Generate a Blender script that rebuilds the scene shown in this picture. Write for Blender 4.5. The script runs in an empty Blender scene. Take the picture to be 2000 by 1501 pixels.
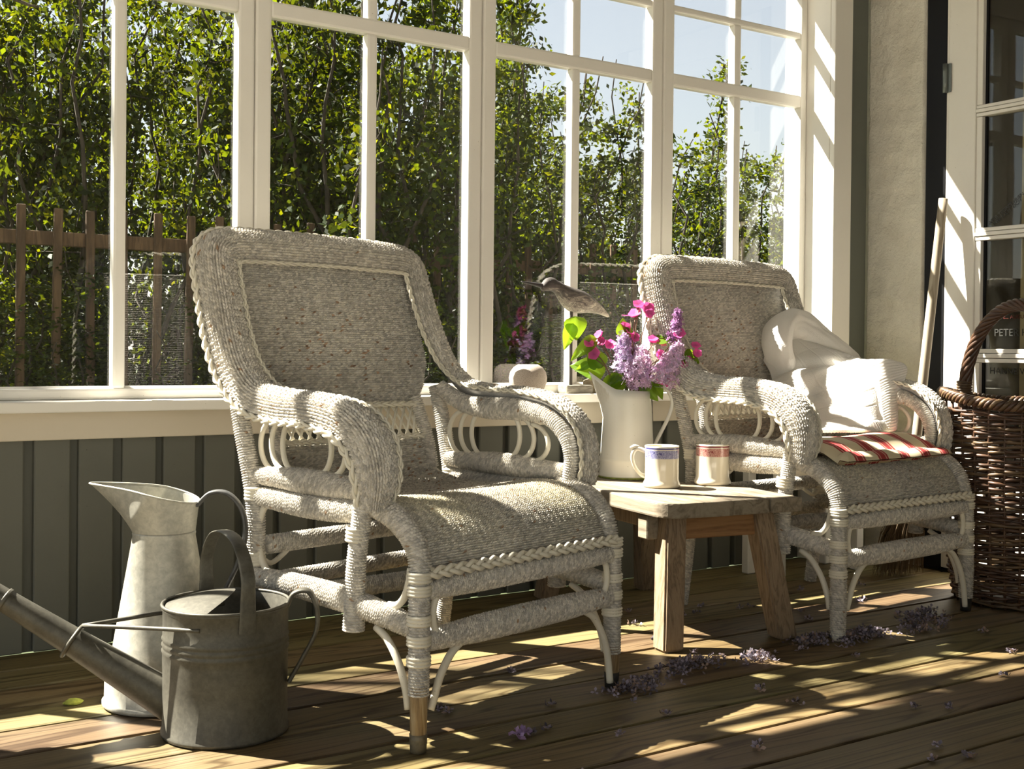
import bpy, bmesh, math, random
import numpy as np
from mathutils import Vector, Matrix, Euler
rng = np.random.default_rng(7); random.seed(7)
SC = bpy.context.scene
COL = SC.collection
V3 = lambda *a: np.array(a, float)

# ------------------------------------------------------------------ camera
f_px = 2339.0
th, roll, pitch = math.radians(56.47), 0.010, math.atan(20 / f_px)
Fh = V3(math.cos(th), math.sin(th), 0); R0 = V3(math.sin(th), -math.cos(th), 0); U0 = V3(0, 0, 1)
Fw = Fh * math.cos(pitch) - U0 * math.sin(pitch); U1 = U0 * math.cos(pitch) + Fh * math.sin(pitch)
Rw = R0 * math.cos(roll) + U1 * math.sin(roll); Uw = U1 * math.cos(roll) - R0 * math.sin(roll)
cam = bpy.data.cameras.new('camera'); camo = bpy.data.objects.new('camera', cam); COL.objects.link(camo)
cam.sensor_width = 36; cam.lens = f_px * 36 / 2000; cam.shift_y = -46.5 / 2000
cam.clip_start = 0.05; cam.clip_end = 300
M = Matrix([[Rw[i], Uw[i], -Fw[i], (0, -3.0693, 0.75)[i]] for i in range(3)] + [[0, 0, 0, 1]])
camo.matrix_world = M
SC.camera = camo

# ------------------------------------------------------------------ light
SUN = Vector((1, -1.20, -1.74)).normalized()
sun = bpy.data.lights.new('sun', 'SUN'); suno = bpy.data.objects.new('sun', sun); COL.objects.link(suno)
sun.energy = 17.0; sun.color = (1.0, 0.945, 0.83); sun.angle = math.radians(0.53)
suno.rotation_euler = SUN.to_track_quat('-Z', 'Y').to_euler()
world = bpy.data.worlds.new('sky'); SC.world = world; world.use_nodes = True
wn = world.node_tree; bg = wn.nodes['Background']
sky = wn.nodes.new('ShaderNodeTexSky'); sky.sky_type = 'NISHITA'; sky.sun_disc = False
sky.sun_elevation = math.asin(-SUN.z); sky.sun_rotation = math.atan2(-SUN.x, -SUN.y); sky.air_density = 1.5; sky.dust_density = 0.2; sky.ozone_density = 1.0
hs = wn.nodes.new('ShaderNodeHueSaturation'); hs.inputs['Saturation'].default_value = 0.42
wn.links.new(sky.outputs[0], hs.inputs['Color']); wn.links.new(hs.outputs[0], bg.inputs[0]); bg.inputs[1].default_value = 0.080
vs = SC.view_settings; vs.view_transform = 'Standard'; vs.look = 'None'; vs.gamma = 1.0; vs.use_curve_mapping = False
vs.exposure = 1.0
SC.cycles.max_bounces = 6; SC.cycles.diffuse_bounces = 4; SC.cycles.glossy_bounces = 3; SC.cycles.transmission_bounces = 4; SC.cycles.transparent_max_bounces = 16; SC.cycles.caustics_reflective = False; SC.cycles.caustics_refractive = False
SC.cycles.sample_clamp_indirect = 6.0

# ------------------------------------------------------------------ helpers: objects
def tag(o, label=None, cat=None, group=None, kind=None):
    if label: o['label'] = label
    if cat: o['category'] = cat
    if group: o['group'] = group
    if kind: o['kind'] = kind
    return o
def thing(name, label, cat, loc=(0, 0, 0), rz=0.0, group=None, kind=None, scale=1.0):
    o = bpy.data.objects.new(name, None); COL.objects.link(o); o.empty_display_size = 0.05
    o.location = loc; o.rotation_euler = (0, 0, rz); o.scale = (scale,) * 3
    return tag(o, label, cat, group, kind)
def link(name, me, parent=None, loc=(0, 0, 0), rot=(0, 0, 0), scale=(1, 1, 1)):
    o = bpy.data.objects.new(name, me); COL.objects.link(o)
    o.parent = parent; o.location = loc; o.rotation_euler = rot; o.scale = scale
    return o
def mesh(name, V, F, mat, smooth=True, col=None, uv=None):
    V = np.asarray(V, np.float32).reshape(-1, 3)
    me = bpy.data.meshes.new(name)
    if isinstance(F, np.ndarray):
        n, k = F.shape
        me.vertices.add(len(V)); me.vertices.foreach_set('co', V.ravel())
        me.loops.add(n * k); me.loops.foreach_set('vertex_index', F.astype(np.int32).ravel())
        me.polygons.add(n); me.polygons.foreach_set('loop_start', np.arange(0, n * k, k, dtype=np.int32))
        me.update(calc_edges=True)
    else:
        me.from_pydata(V.tolist(), [], [list(f) for f in F]); me.update()
    if smooth: me.polygons.foreach_set('use_smooth', np.ones(len(me.polygons), bool))
    if col is not None:
        a = me.color_attributes.new('Col', 'FLOAT_COLOR', 'POINT')
        c = np.ones((len(V), 4), np.float32); c[:, :3] = np.asarray(col).reshape(-1, 3); a.data.foreach_set('color', c.ravel())
    if mat: me.materials.append(mat)
    return me
def join(parts):
    """parts: list of (V, F[, col]) with quad arrays -> one"""
    Vs, Fs, Cs, o = [], [], [], 0
    for p in parts:
        Vs.append(p[0].reshape(-1, 3)); Fs.append(p[1] + o); o += len(Vs[-1])
        if len(p) > 2: Cs.append(p[2].reshape(-1, 3))
    return np.concatenate(Vs), np.concatenate(Fs), (np.concatenate(Cs) if Cs else None)
def gridF(n, m, wrap=False):
    i = np.arange(n - 1)[:, None]; j = np.arange(m if wrap else m - 1)[None, :]
    j2 = (j + 1) % m
    return np.stack([i * m + j, i * m + j2, (i + 1) * m + j2, (i + 1) * m + j], -1).reshape(-1, 4)
_bc = {}
def boxmesh(sx, sy, sz, mat, bev=0.003, seg=1):
    key = (round(sx, 4), round(sy, 4), round(sz, 4), mat.name, bev, seg)
    if key in _bc: return _bc[key]
    bm = bmesh.new(); bmesh.ops.create_cube(bm, size=1.0)
    bmesh.ops.scale(bm, vec=(sx, sy, sz), verts=bm.verts)
    if bev: bmesh.ops.bevel(bm, geom=bm.edges[:], offset=min(bev, sx * .4, sy * .4, sz * .4), segments=seg, affect='EDGES', profile=0.6)
    me = bpy.data.meshes.new('box'); bm.to_mesh(me); bm.free(); me.materials.append(mat); _bc[key] = me
    return me
def box(name, x0, x1, y0, y1, z0, z1, mat, parent=None, bev=0.003, seg=1, off=(0, 0, 0)):
    return link(name, boxmesh(abs(x1 - x0), abs(y1 - y0), abs(z1 - z0), mat, bev, seg), parent,
                ((x0 + x1) / 2 - off[0], (y0 + y1) / 2 - off[1], (z0 + z1) / 2 - off[2]))
def catmull(P, n):
    P = np.asarray(P, float); m = len(P)
    Q = np.concatenate([[2 * P[0] - P[1]], P, [2 * P[-1] - P[-2]]])
    t = np.linspace(0, m - 1, n); i = np.minimum(t.astype(int), m - 2); u = (t - i)[:, None]
    a, b, c, d = Q[i], Q[i + 1], Q[i + 2], Q[i + 3]
    return 0.5 * (2 * b + (c - a) * u + (2 * a - 5 * b + 4 * c - d) * u ** 2 + (3 * b - a - 3 * c + d) * u ** 3)
def resample(P, ds=None, n=None):
    P = np.asarray(P, float); L = np.concatenate([[0], np.cumsum(np.linalg.norm(np.diff(P[:, :3], axis=0), axis=1))])
    if n is None: n = max(3, int(L[-1] / ds) + 1)
    s = np.linspace(0, L[-1], n)
    return np.stack([np.interp(s, L, P[:, k]) for k in range(P.shape[1])], 1), s
def curve(P, ds=None, n=None):
    return resample(catmull(P, max(40, len(P) * 14)), ds, n)
def frames(P, up=None):
    T = np.gradient(P, axis=0); T /= np.linalg.norm(T, axis=1)[:, None] + 1e-12
    N = np.zeros_like(P); a = V3(0, 0, 1) if up is None else np.asarray(up, float)
    if abs(T[0] @ a) > .9: a = V3(1, 0, 0)
    v = a - T[0] * (a @ T[0]); N[0] = v / np.linalg.norm(v)
    for i in range(1, len(P)):
        v = N[i - 1] - T[i] * (N[i - 1] @ T[i]); N[i] = v / (np.linalg.norm(v) + 1e-12)
    return T, N, np.cross(T, N)
def tube(P, r, m=10, caps=True, up=None):
    """P already sampled; r scalar/array -> V,F(quads)"""
    P = np.asarray(P, float); n = len(P); T, N, B = frames(P, up)
    r = np.broadcast_to(np.asarray(r, float), (n,)) if np.ndim(r) < 2 else r
    a = np.linspace(0, 2 * np.pi, m, endpoint=False)
    rr = r[:, None] if r.ndim == 1 else r
    V = P[:, None] + rr[..., None] * (np.cos(a)[None, :, None] * N[:, None] + np.sin(a)[None, :, None] * B[:, None])
    V = V.reshape(-1, 3); F = gridF(n, m, True)
    if caps:
        c0, c1 = len(V), len(V) + 1; V = np.concatenate([V, [P[0]], [P[-1]]])
        j = np.arange(m); j2 = (j + 1) % m; b = (n - 1) * m
        F = np.concatenate([F, np.stack([np.full(m, c0), j2, j, np.full(m, c0)], 1)[:, [0, 1, 2, 2]], np.stack([np.full(m, c1), b + j, b + j2, b + j2], 1)])
        F = F
    return V, F
def fixq(F):
    """turn degenerate quads into python lists"""
    out = []
    for q in F.tolist():
        r = []
        for v in q:
            if v not in r: r.append(v)
        out.append(r)
    return out
def tubemesh(name, P, r, mat, m=10, ds=None, n=None, smooth=True, raw=False, up=None):
    Q, s = (np.asarray(P, float), None) if raw else curve(P, ds, n or (None if ds else max(8, len(P) * 8)))
    if np.ndim(r) == 1 and len(r) != len(Q): r = np.interp(np.linspace(0, 1, len(Q)), np.linspace(0, 1, len(r)), r)
    V, F = tube(Q, r, m, True, up)
    return mesh(name, V, fixq(F), mat, smooth)
def lathe(prof, m=48, sx=1.0, sy=1.0):
    prof = np.asarray(prof, float); a = np.linspace(0, 2 * np.pi, m, endpoint=False)
    V = np.stack([prof[:, 0, None] * np.cos(a) * sx, prof[:, 0, None] * np.sin(a) * sy, np.broadcast_to(prof[:, 1, None], (len(prof), m))], -1)
    return V.reshape(-1, 3), gridF(len(prof), m, True)
def hsh(i, j=0.0, k=0.0):
    a = (np.floor(np.asarray(i, float) * 16).astype(np.int64) * 73856093) ^ (np.floor(np.asarray(j, float) * 16).astype(np.int64) * 19349663) ^ (int(k * 16) * 83492791)
    a = (a ^ (a >> 13)) * 1274126177; a = (a ^ (a >> 16)) & 0xFFFFF
    return a / float(0xFFFFF)
def sm(V, seed=0, f=1.0, o=3):
    """cheap smooth 3d pseudo noise in [-1,1]"""
    V = np.asarray(V, float) * f; r = np.random.default_rng(seed); out = 0; amp = 1; tot = 0
    for q in range(o):
        for k in range(3):
            d = r.normal(size=3); d /= np.linalg.norm(d)
            out = out + amp * np.sin((V @ d) * (2 ** q) * 2.1 + r.uniform(0, 6.28)); tot += amp
        amp *= .55
    return out / tot * 1.6

# ------------------------------------------------------------------ helpers: materials
def nodes(name):
    m = bpy.data.materials.new(name); m.use_nodes = True; nt = m.node_tree
    return m, nt, nt.nodes['Principled BSDF'], nt.nodes, nt.links
def ramp(nt, stops):
    r = nt.nodes.new('ShaderNodeValToRGB'); e = r.color_ramp.elements
    while len(e) < len(stops): e.new(0.5)
    for k, (p, c) in enumerate(stops): e[k].position = p; e[k].color = (*c, 1) if len(c) == 3 else c
    return r
def noise(nt, scale, detail=4, rough=.6, vec=None, dist=0.0):
    n = nt.nodes.new('ShaderNodeTexNoise'); n.inputs['Scale'].default_value = scale; n.inputs['Detail'].default_value = detail
    n.inputs['Roughness'].default_value = rough; n.inputs['Distortion'].default_value = dist
    if vec: nt.links.new(vec, n.inputs['Vector'])
    return n
def mapping(nt, scale=(1, 1, 1), out='Object', rnd=False):
    tc = nt.nodes.new('ShaderNodeTexCoord'); mp = nt.nodes.new('ShaderNodeMapping'); mp.inputs['Scale'].default_value = scale
    nt.links.new(tc.outputs[out], mp.inputs['Vector'])
    if rnd:
        oi = nt.nodes.new('ShaderNodeObjectInfo'); mu = nt.nodes.new('ShaderNodeMath'); mu.operation = 'MULTIPLY'; mu.inputs[1].default_value = 37.0
        nt.links.new(oi.outputs['Random'], mu.inputs[0]); nt.links.new(mu.outputs[0], mp.inputs['Location'])
    return mp.outputs[0]
def mix(nt, fac, a, b, blend='MIX'):
    m = nt.nodes.new('ShaderNodeMix'); m.data_type = 'RGBA'; m.blend_type = blend
    for s, v in ((m.inputs[0], fac), (m.inputs[6], a), (m.inputs[7], b)):
        if isinstance(v, (int, float)): s.default_value = v
        elif isinstance(v, tuple): s.default_value = (*v, 1)
        else: nt.links.new(v, s)
    return m.outputs[2]
def bump(nt, p, h, strength=.3, dist=.01):
    b = nt.nodes.new('ShaderNodeBump'); b.inputs['Strength'].default_value = strength; b.inputs['Distance'].default_value = dist
    nt.links.new(h, b.inputs['Height']); nt.links.new(b.outputs[0], p.inputs['Normal'])
def paint(name, c, rough=.5, dirt=(.25, .2, .13), damt=.35, sc=3.0, speck=True, metal=0.0, spec=.4, bmp=.06):
    m, nt, p, N, L = nodes(name); v = mapping(nt, (1, 1, 1), 'Object', True)
    n = noise(nt, sc, 6, .65, v); r = ramp(nt, [(.45, (0, 0, 0)), (.8, (1, 1, 1))]); L.new(n.outputs['Fac'], r.inputs[0])
    mm = N.new('ShaderNodeMath'); mm.operation = 'MULTIPLY'; mm.inputs[1].default_value = damt; L.new(r.outputs[0], mm.inputs[0])
    o = mix(nt, mm.outputs[0], tuple(c), tuple(np.array(c) * .72 + np.array(dirt) * .12))
    if speck:
        n2 = noise(nt, 190, 2, .5, v); r2 = ramp(nt, [(.765, (0, 0, 0)), (.79, (1, 1, 1))]); L.new(n2.outputs['Fac'], r2.inputs[0])
        o = mix(nt, r2.outputs[0], o, dirt)
    L.new(o, p.inputs['Base Color']); p.inputs['Roughness'].default_value = rough; p.inputs['Metallic'].default_value = metal
    p.inputs['Specular IOR Level'].default_value = spec
    n3 = noise(nt, 25, 4, .6, v); bump(nt, p, n3.outputs['Fac'], bmp, .004)
    return m
def wood(name, stops, grain=(1, 14, 14), rough=.65, scale=3.0, rnd=True, axis=0, bmp=.25, tint=.25):
    m, nt, p, N, L = nodes(name)
    v = mapping(nt, grain, 'Object', rnd)
    n1 = noise(nt, scale * .5, 3, .55, v, .6)
    w = N.new('ShaderNodeMath'); w.operation = 'MULTIPLY'; w.inputs[1].default_value = 9.0; L.new(n1.outputs['Fac'], w.inputs[0])
    s = N.new('ShaderNodeMath'); s.operation = 'PINGPONG'; s.inputs[1].default_value = 1.0; L.new(w.outputs[0], s.inputs[0])
    n2 = noise(nt, scale * 6, 5, .7, v)
    a = N.new('ShaderNodeMath'); a.operation = 'MULTIPLY_ADD'; a.inputs[1].default_value = .45; L.new(s.outputs[0], a.inputs[0])
    h = N.new('ShaderNodeMath'); h.operation = 'MULTIPLY'; h.inputs[1].default_value = .6; L.new(n2.outputs['Fac'], h.inputs[0]); L.new(h.outputs[0], a.inputs[2])
    r = ramp(nt, stops); L.new(a.outputs[0], r.inputs[0])
    o = r.outputs[0]
    if tint:
        oi = N.new('ShaderNodeObjectInfo'); hv = N.new('ShaderNodeHueSaturation'); L.new(o, hv.inputs['Color'])
        mr = N.new('ShaderNodeMapRange'); mr.inputs[3].default_value = 1 - tint; mr.inputs[4].default_value = 1 + tint; L.new(oi.outputs['Random'], mr.inputs[0]); L.new(mr.outputs[0], hv.inputs['Value'])
        o = hv.outputs[0]
    L.new(o, p.inputs['Base Color']); p.inputs['Roughness'].default_value = rough
    bump(nt, p, a.outputs[0], bmp, .003)
    return m
def plain(name, c, rough=.5, metal=0.0, spec=.5, var=.0, sc=8.0):
    m, nt, p, N, L = nodes(name)
    if var:
        v = mapping(nt); n = noise(nt, sc, 5, .6, v); r = ramp(nt, [(.3, tuple(np.array(c) * (1 - var))), (.7, tuple(np.minimum(1, np.array(c) * (1 + var))))]); L.new(n.outputs['Fac'], r.inputs[0]); L.new(r.outputs[0], p.inputs['Base Color'])
    else: p.inputs['Base Color'].default_value = (*c, 1)
    p.inputs['Roughness'].default_value = rough; p.inputs['Metallic'].default_value = metal; p.inputs['Specular IOR Level'].default_value = spec
    return m
def leafmat(name, c, trans, attr=True, rough=.45, tf=.5):
    m, nt, p, N, L = nodes(name); out = N['Material Output']
    t = N.new('ShaderNodeBsdfTranslucent'); mx = N.new('ShaderNodeMixShader'); mx.inputs[0].default_value = tf
    if attr:
        at = N.new('ShaderNodeVertexColor'); at.layer_name = 'Col'
        a = mix(nt, 1.0, at.outputs[0], tuple(c), 'MULTIPLY'); b = mix(nt, 1.0, at.outputs[0], tuple(trans), 'MULTIPLY')
        L.new(a, p.inputs['Base Color']); L.new(b, t.inputs[0])
    else:
        p.inputs['Base Color'].default_value = (*c, 1); t.inputs[0].default_value = (*trans, 1)
    p.inputs['Roughness'].default_value = rough; p.inputs['Specular IOR Level'].default_value = .3
    L.new(p.outputs[0], mx.inputs[1]); L.new(t.outputs[0], mx.inputs[2]); L.new(mx.outputs[0], out.inputs[0])
    return m
def glassmat(name, tint=(1, 1, 1), spec=.06, dust=True):
    m = bpy.data.materials.new(name); m.use_nodes = True; nt = m.node_tree; N, L = nt.nodes, nt.links; N.clear()
    out = N.new('ShaderNodeOutputMaterial'); tr = N.new('ShaderNodeBsdfTransparent'); gl = N.new('ShaderNodeBsdfGlossy'); gl.inputs['Roughness'].default_value = .0
    tr.inputs[0].default_value = (*tint, 1); lw = N.new('ShaderNodeLayerWeight'); lw.inputs[0].default_value = .5
    pw = N.new('ShaderNodeMath'); pw.operation = 'POWER'; pw.inputs[1].default_value = 4.5; L.new(lw.outputs['Facing'], pw.inputs[0])
    fr = N.new('ShaderNodeMath'); fr.operation = 'MULTIPLY_ADD'; fr.inputs[1].default_value = .9; fr.inputs[2].default_value = .045; L.new(pw.outputs[0], fr.inputs[0])
    mx = N.new('ShaderNodeMixShader'); L.new(fr.outputs[0], mx.inputs[0]); L.new(tr.outputs[0], mx.inputs[1]); L.new(gl.outputs[0], mx.inputs[2])
    o = mx.outputs[0]
    if dust:
        df = N.new('ShaderNodeBsdfDiffuse'); df.inputs[0].default_value = (.8, .78, .7, 1)
        v = mapping(nt, (1, 1, 1), 'Object', True); n = noise(nt, 210, 2, .5, v); r = ramp(nt, [(.765, (.0015, .0015, .0015)), (.80, (.5, .5, .5))]); L.new(n.outputs['Fac'], r.inputs[0])
        m2 = N.new('ShaderNodeMixShader'); L.new(r.outputs[0], m2.inputs[0]); L.new(o, m2.inputs[1]); L.new(df.outputs[0], m2.inputs[2]); o = m2.outputs[0]
    # old hand-made panes are a little wavy
    v2 = mapping(nt, (1, 1, 1), 'Object', True); n4 = noise(nt, 3.0, 1, .4, v2); b = N.new('ShaderNodeBump'); b.inputs['Strength'].default_value = .05; b.inputs['Distance'].default_value = .02
    L.new(n4.outputs['Fac'], b.inputs['Height']); L.new(b.outputs[0], gl.inputs['Normal'])
    L.new(o, out.inputs[0])
    return m
def attrmat(name, rough=.75, noise_amt=.25, sheen=0.0, spec=.25):
    m, nt, p, N, L = nodes(name); at = N.new('ShaderNodeVertexColor'); at.layer_name = 'Col'
    v = mapping(nt); n = noise(nt, 400, 2, .6, v); r = ramp(nt, [(.2, (1 - noise_amt,) * 3), (.8, (1 + noise_amt,) * 3)]); L.new(n.outputs['Fac'], r.inputs[0])
    o = mix(nt, 1.0, at.outputs[0], r.outputs[0], 'MULTIPLY'); L.new(o, p.inputs['Base Color'])
    p.inputs['Roughness'].default_value = rough; p.inputs['Specular IOR Level'].default_value = spec
    return m

M_white = paint('white_paint', (.80, .77, .70), .42, damt=.25)
M_cream = paint('cream_paint', (.64, .57, .45), .5, damt=.3)
M_grey = paint('grey_green_paint', (.128, .129, .104), .6, dirt=(.03, .03, .025), damt=.5, sc=6)
M_greyd = paint('grey_green_paint_trim', (.150, .160, .135), .55, dirt=(.03, .03, .025), damt=.4, sc=5)
M_outsill = paint('green_grey_ledge', (.33, .36, .28), .5)
M_black = plain('black_paint', (.006, .006, .007), .45, spec=.2)
M_deck, nt, p, N, L = nodes('deck_wood')
v = mapping(nt, (.55, 6.0, 6.0), 'Object', True); n1 = noise(nt, 1.6, 2, .45, v, .9)
mu = N.new('ShaderNodeMath'); mu.operation = 'MULTIPLY'; mu.inputs[1].default_value = 16.0; L.new(n1.outputs['Fac'], mu.inputs[0])
pp = N.new('ShaderNodeMath'); pp.operation = 'PINGPONG'; pp.inputs[1].default_value = 1.0; L.new(mu.outputs[0], pp.inputs[0])
rg = ramp(nt, [(0, (.42, .36, .30)), (.14, (.62, .57, .50)), (.34, (1, 1, 1)), (1, (1.12, 1.10, 1.04))]); L.new(pp.outputs[0], rg.inputs[0])
v2 = mapping(nt, (2.0, 90, 90), 'Object', True); n2 = noise(nt, 2.0, 4, .65, v2); rf = ramp(nt, [(.3, (.72, .70, .66)), (.65, (1.1, 1.1, 1.1))]); L.new(n2.outputs['Fac'], rf.inputs[0])
v3 = mapping(nt, (1, 2.0, 1), 'Object', True); n3 = noise(nt, 1.8, 3, .5, v3); rc = ramp(nt, [(.30, (.135, .090, .041)), (.50, (.185, .135, .070)), (.70, (.172, .142, .068))]); L.new(n3.outputs['Fac'], rc.inputs[0])
o = mix(nt, 1.0, mix(nt, 1.0, rc.outputs[0], rg.outputs[0], 'MULTIPLY'), rf.outputs[0], 'MULTIPLY')
oi = N.new('ShaderNodeObjectInfo'); hv = N.new('ShaderNodeHueSaturation'); L.new(o, hv.inputs['Color']); mr = N.new('ShaderNodeMapRange'); mr.inputs[3].default_value = .74; mr.inputs[4].default_value = 1.22; L.new(oi.outputs['Random'], mr.inputs[0]); L.new(mr.outputs[0], hv.inputs['Value'])
m2 = N.new('ShaderNodeMath'); m2.operation = 'MULTIPLY'; m2.inputs[1].default_value = 7.31; L.new(oi.outputs['Random'], m2.inputs[0]); m3 = N.new('ShaderNodeMath'); m3.operation = 'FRACT'; L.new(m2.outputs[0], m3.inputs[0]); mr2 = N.new('ShaderNodeMapRange'); mr2.inputs[3].default_value = .485; mr2.inputs[4].default_value = .530; L.new(m3.outputs[0], mr2.inputs[0]); L.new(mr2.outputs[0], hv.inputs['Hue'])
L.new(hv.outputs[0], p.inputs['Base Color']); p.inputs['Roughness'].default_value = .5; p.inputs['Specular IOR Level'].default_value = .35; bump(nt, p, rf.outputs[0], .12, .002)
M_table = wood('grey_table_wood', [(.15, (.11, .082, .050)), (.5, (.24, .195, .135)), (1, (.33, .285, .21))], (12, 1.2, 12), .75, 3.0, bmp=.35, tint=.08)
M_leg = wood('brown_leg_wood', [(.15, (.10, .065, .036)), (.5, (.25, .175, .105)), (1, (.33, .245, .155))], (30, 30, 1.5), .7, 3.0, bmp=.3, tint=.1)
M_rail = wood('orange_rail_wood', [(.15, (.14, .06, .02)), (.5, (.30, .155, .06)), (1, (.38, .21, .09))], (1.2, 14, 14), .6, 3.0, bmp=.2, tint=.05)
M_rope = attrmat('seagrass_cord')
M_cane = paint('painted_cane', (.76, .71, .58), .45, dirt=(.16, .09, .04), damt=.5, sc=14)
M_bamboo = wood('bare_bamboo', [(.1, (.09, .05, .02)), (.5, (.28, .19, .09)), (1, (.5, .42, .27))], (20, 20, 1.5), .5, 4.0, bmp=.2, tint=0)
M_rubber = plain('black_rubber', (.02, .018, .015), .6)
M_glass = glassmat('window_glass')
M_glass2 = glassmat('door_glass', (.9, .9, .86))

# ================================================================== SETTING
# ---- deck floor, every plank its own piece
floor = thing('floor', 'weathered brown timber deck floor of the veranda', None, (0, 0, 0), kind='structure')
pitch_b = 0.1525
y = 0.015
me_plank = {}
k = 0
while y > -3.9:
    w = 0.1430 if k else 0.142
    dz = (hsh(k, 3.0) - .5) * .002
    box('plank', -2.2, 3.545 if y > -4 else 3.5, y - w, y, -0.028 + 0, 0.0, M_deck, floor, .004, 2).location.z = -.014 + dz - .001
    y -= pitch_b; k += 1
box('joist_bed', -2.2, 3.545, -3.9, .01, -.10, -.032, plain('dark_underfloor', (.02, .015, .01), .9), floor, 0)

# ---- window wall below the sill: backing, proud boards
wallw = thing('wall_window', 'grey board cladding below the windows', None, kind='structure')
box('backing', -2.2, 3.40, 0.022, 0.12, 0, .60, M_grey, wallw, 0)
for k in range(-24, 25):
    x0 = .639 + .1065 * k + hsh(k, 9.0) * .004
    if x0 > 3.33: break
    box('board', x0, x0 + .083 + hsh(k, 2.0) * .003, 0.0 + hsh(k, 5.) * .003, 0.024, 0.002, .545, M_grey, wallw, .003, 1)
box('apron_board', -2.2, 3.32, -.022, .0, .520, .594, M_cream, wallw, .003, 2)
box('header', -2.2, 3.40, .0, .12, 2.175, 2.52, M_white, wallw, .003)
sill = box('trim_1', -2.2, 3.318, -.085, .03, .590, .6165, M_white, None, .004, 2); tag(sill, 'white painted window sill along the grey cladding', kind='structure')
osill = box('trim_2', -2.2, 3.4, .04, .24, .575, .598, M_outsill, None, .003); osill.rotation_euler = (math.radians(-4), 0, 0); tag(osill, 'green grey ledge outside the window glass', kind='structure')

# ---- casement windows
def casement(n, x0, x1, xm, label, swr=.046):
    root = thing('window_%d' % n, label, None, ((x0 + x1) / 2, 0, .6165), kind='structure'); off = ((x0 + x1) / 2, 0, .6165)
    ya, yb = 0.0, 0.042
    sw = .046
    B = lambda nm, a, b, c, d, yy=(ya, yb), bev=.007: box(nm, a, b, yy[0], yy[1], c, d, M_white, root, bev, 2, off)
    B('stile', x0, x0 + sw, .6165, 2.17); B('stile', x1 - swr, x1, .6165, 2.17)
    B('bottom_rail', x0 + sw - .002, x1 - swr + .002, .6165, .645, (.002, yb)); B('top_rail', x0 + sw - .002, x1 - swr + .002, 2.125, 2.17, (.002, yb))
    B('transom', x0 + sw - .002, x1 - swr + .002, 1.645, 1.689, (.001, .036))
    B('glazing_bar', x0 + sw - .002, x1 - swr + .002, 1.896, 1.919, (.004, .036), .006)
    for a, b in ((.645, 1.645), (1.689, 1.896), (1.919, 2.125)): B('muntin', xm - .0165, xm + .0165, a - .002, b + .002, (.003, .037), .008)
    for a, b in ((.640, 1.650), (1.684, 1.90), (1.915, 2.13)):
        for c, d in ((x0 + sw - .005, xm - .010), (xm + .010, x1 - swr + .005)):
            box('pane', c, d, .0265, .0295, a, b, M_glass, root, 0, 1, off)
    # putty ridges along the glass of the big lower panes
    for c, d in ((x0 + sw, xm - .0165), (xm + .0165, x1 - swr)):
        box('putty', c, d, .012, .0265, .640, .650, M_white, root, .004, 1, off)
    return root
casement(1, .49, 1.197, .8435, 'white casement window left of the near wicker chair')
casement(2, 1.199, 1.916, 1.549, 'white casement window behind the near wicker chair back')
casement(3, 1.920, 2.628, 2.271, 'white casement window behind the wooden bird')
casement(4, 2.632, 3.318, 2.973, 'white casement window behind the far wicker chair', .032)
casement(5, -.22, .488, .1345, 'white casement window at the left edge, cut by the frame')
casement(6, -.93, -.222, -.576, 'white casement window further along the veranda to the left')
casement(7, -1.64, -.932, -1.286, 'white casement window at the far left end of the veranda')

# ---- right hand post, grey corner boards, plaster, door
post = thing('trim_3', 'white corner post right of the windows with diagonal sun stripes', None, (3.36, -.07, 0), kind='structure'); po = (3.36, -.07, 0)
box('reveal_board', 3.318, 3.345, -.108, .11, .0, 2.52, M_white, post, .003, 2, po)
box('face_board', 3.3185, 3.412, -.13, -.109, .0, 2.52, M_white, post, .004, 2, po)
cor = thing('trim_4', 'grey green corner boards between white post and plaster', None, (3.47, -.08, 0), kind='structure'); co_ = (3.47, -.08, 0)
box('corner_board', 3.345, 3.47, -.070, .10, 0, 2.52, M_greyd, cor, .003, 1, co_)
box('corner_board', 3.462, 3.552, -.082, .06, 0, 2.52, M_greyd, cor, .003, 1, co_)
# rough plaster pier facing the room (towards -X)
M_plaster, nt, p, N, L = nodes('rough_plaster')
v = mapping(nt); n = noise(nt, 9, 8, .62, v, .4); n2 = noise(nt, 55, 5, .7, v)
r = ramp(nt, [(.3, (.66, .62, .52)), (.7, (.78, .75, .65))]); L.new(n.outputs['Fac'], r.inputs[0]); sp = ramp(nt, [(.68, (0, 0, 0)), (.76, (1, 1, 1))]); L.new(n2.outputs['Fac'], sp.inputs[0])
L.new(mix(nt, sp.outputs[0], r.outputs[0], (.42, .40, .30)), p.inputs['Base Color']); p.inputs['Roughness'].default_value = .95
ad = N.new('ShaderNodeMath'); ad.operation = 'ADD'; L.new(n.outputs['Fac'], ad.inputs[0]); L.new(n2.outputs['Fac'], ad.inputs[1]); bump(nt, p, ad.outputs[0], .9, .010)
def plaster(name, y0, y1, z0, z1, x, label):
    ny = max(8, int(abs(y1 - y0) / .006)); nz = int((z1 - z0) / .012)
    yy, zz = np.meshgrid(np.linspace(y0, y1, ny), np.linspace(z0, z1, nz)); P = np.stack([np.full_like(yy, x), yy, zz], -1)
    d = sm(P.reshape(-1, 3) * V3(1, 1.0, 2.2), 4, 14, 4).reshape(yy.shape) * .0075 + sm(P.reshape(-1, 3), 9, 60, 3).reshape(yy.shape) * .0022
    e = np.minimum(np.minimum(yy - y1, y0 - yy) / .015, 1).clip(0, 1) if y1 < y0 else 1
    P[..., 0] -= d * (e if np.ndim(e) else 1)
    P[:, [0, -1], 0] = x + .05
    o = link(name, mesh(name, P, gridF(nz, ny), M_plaster)); return o
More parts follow.
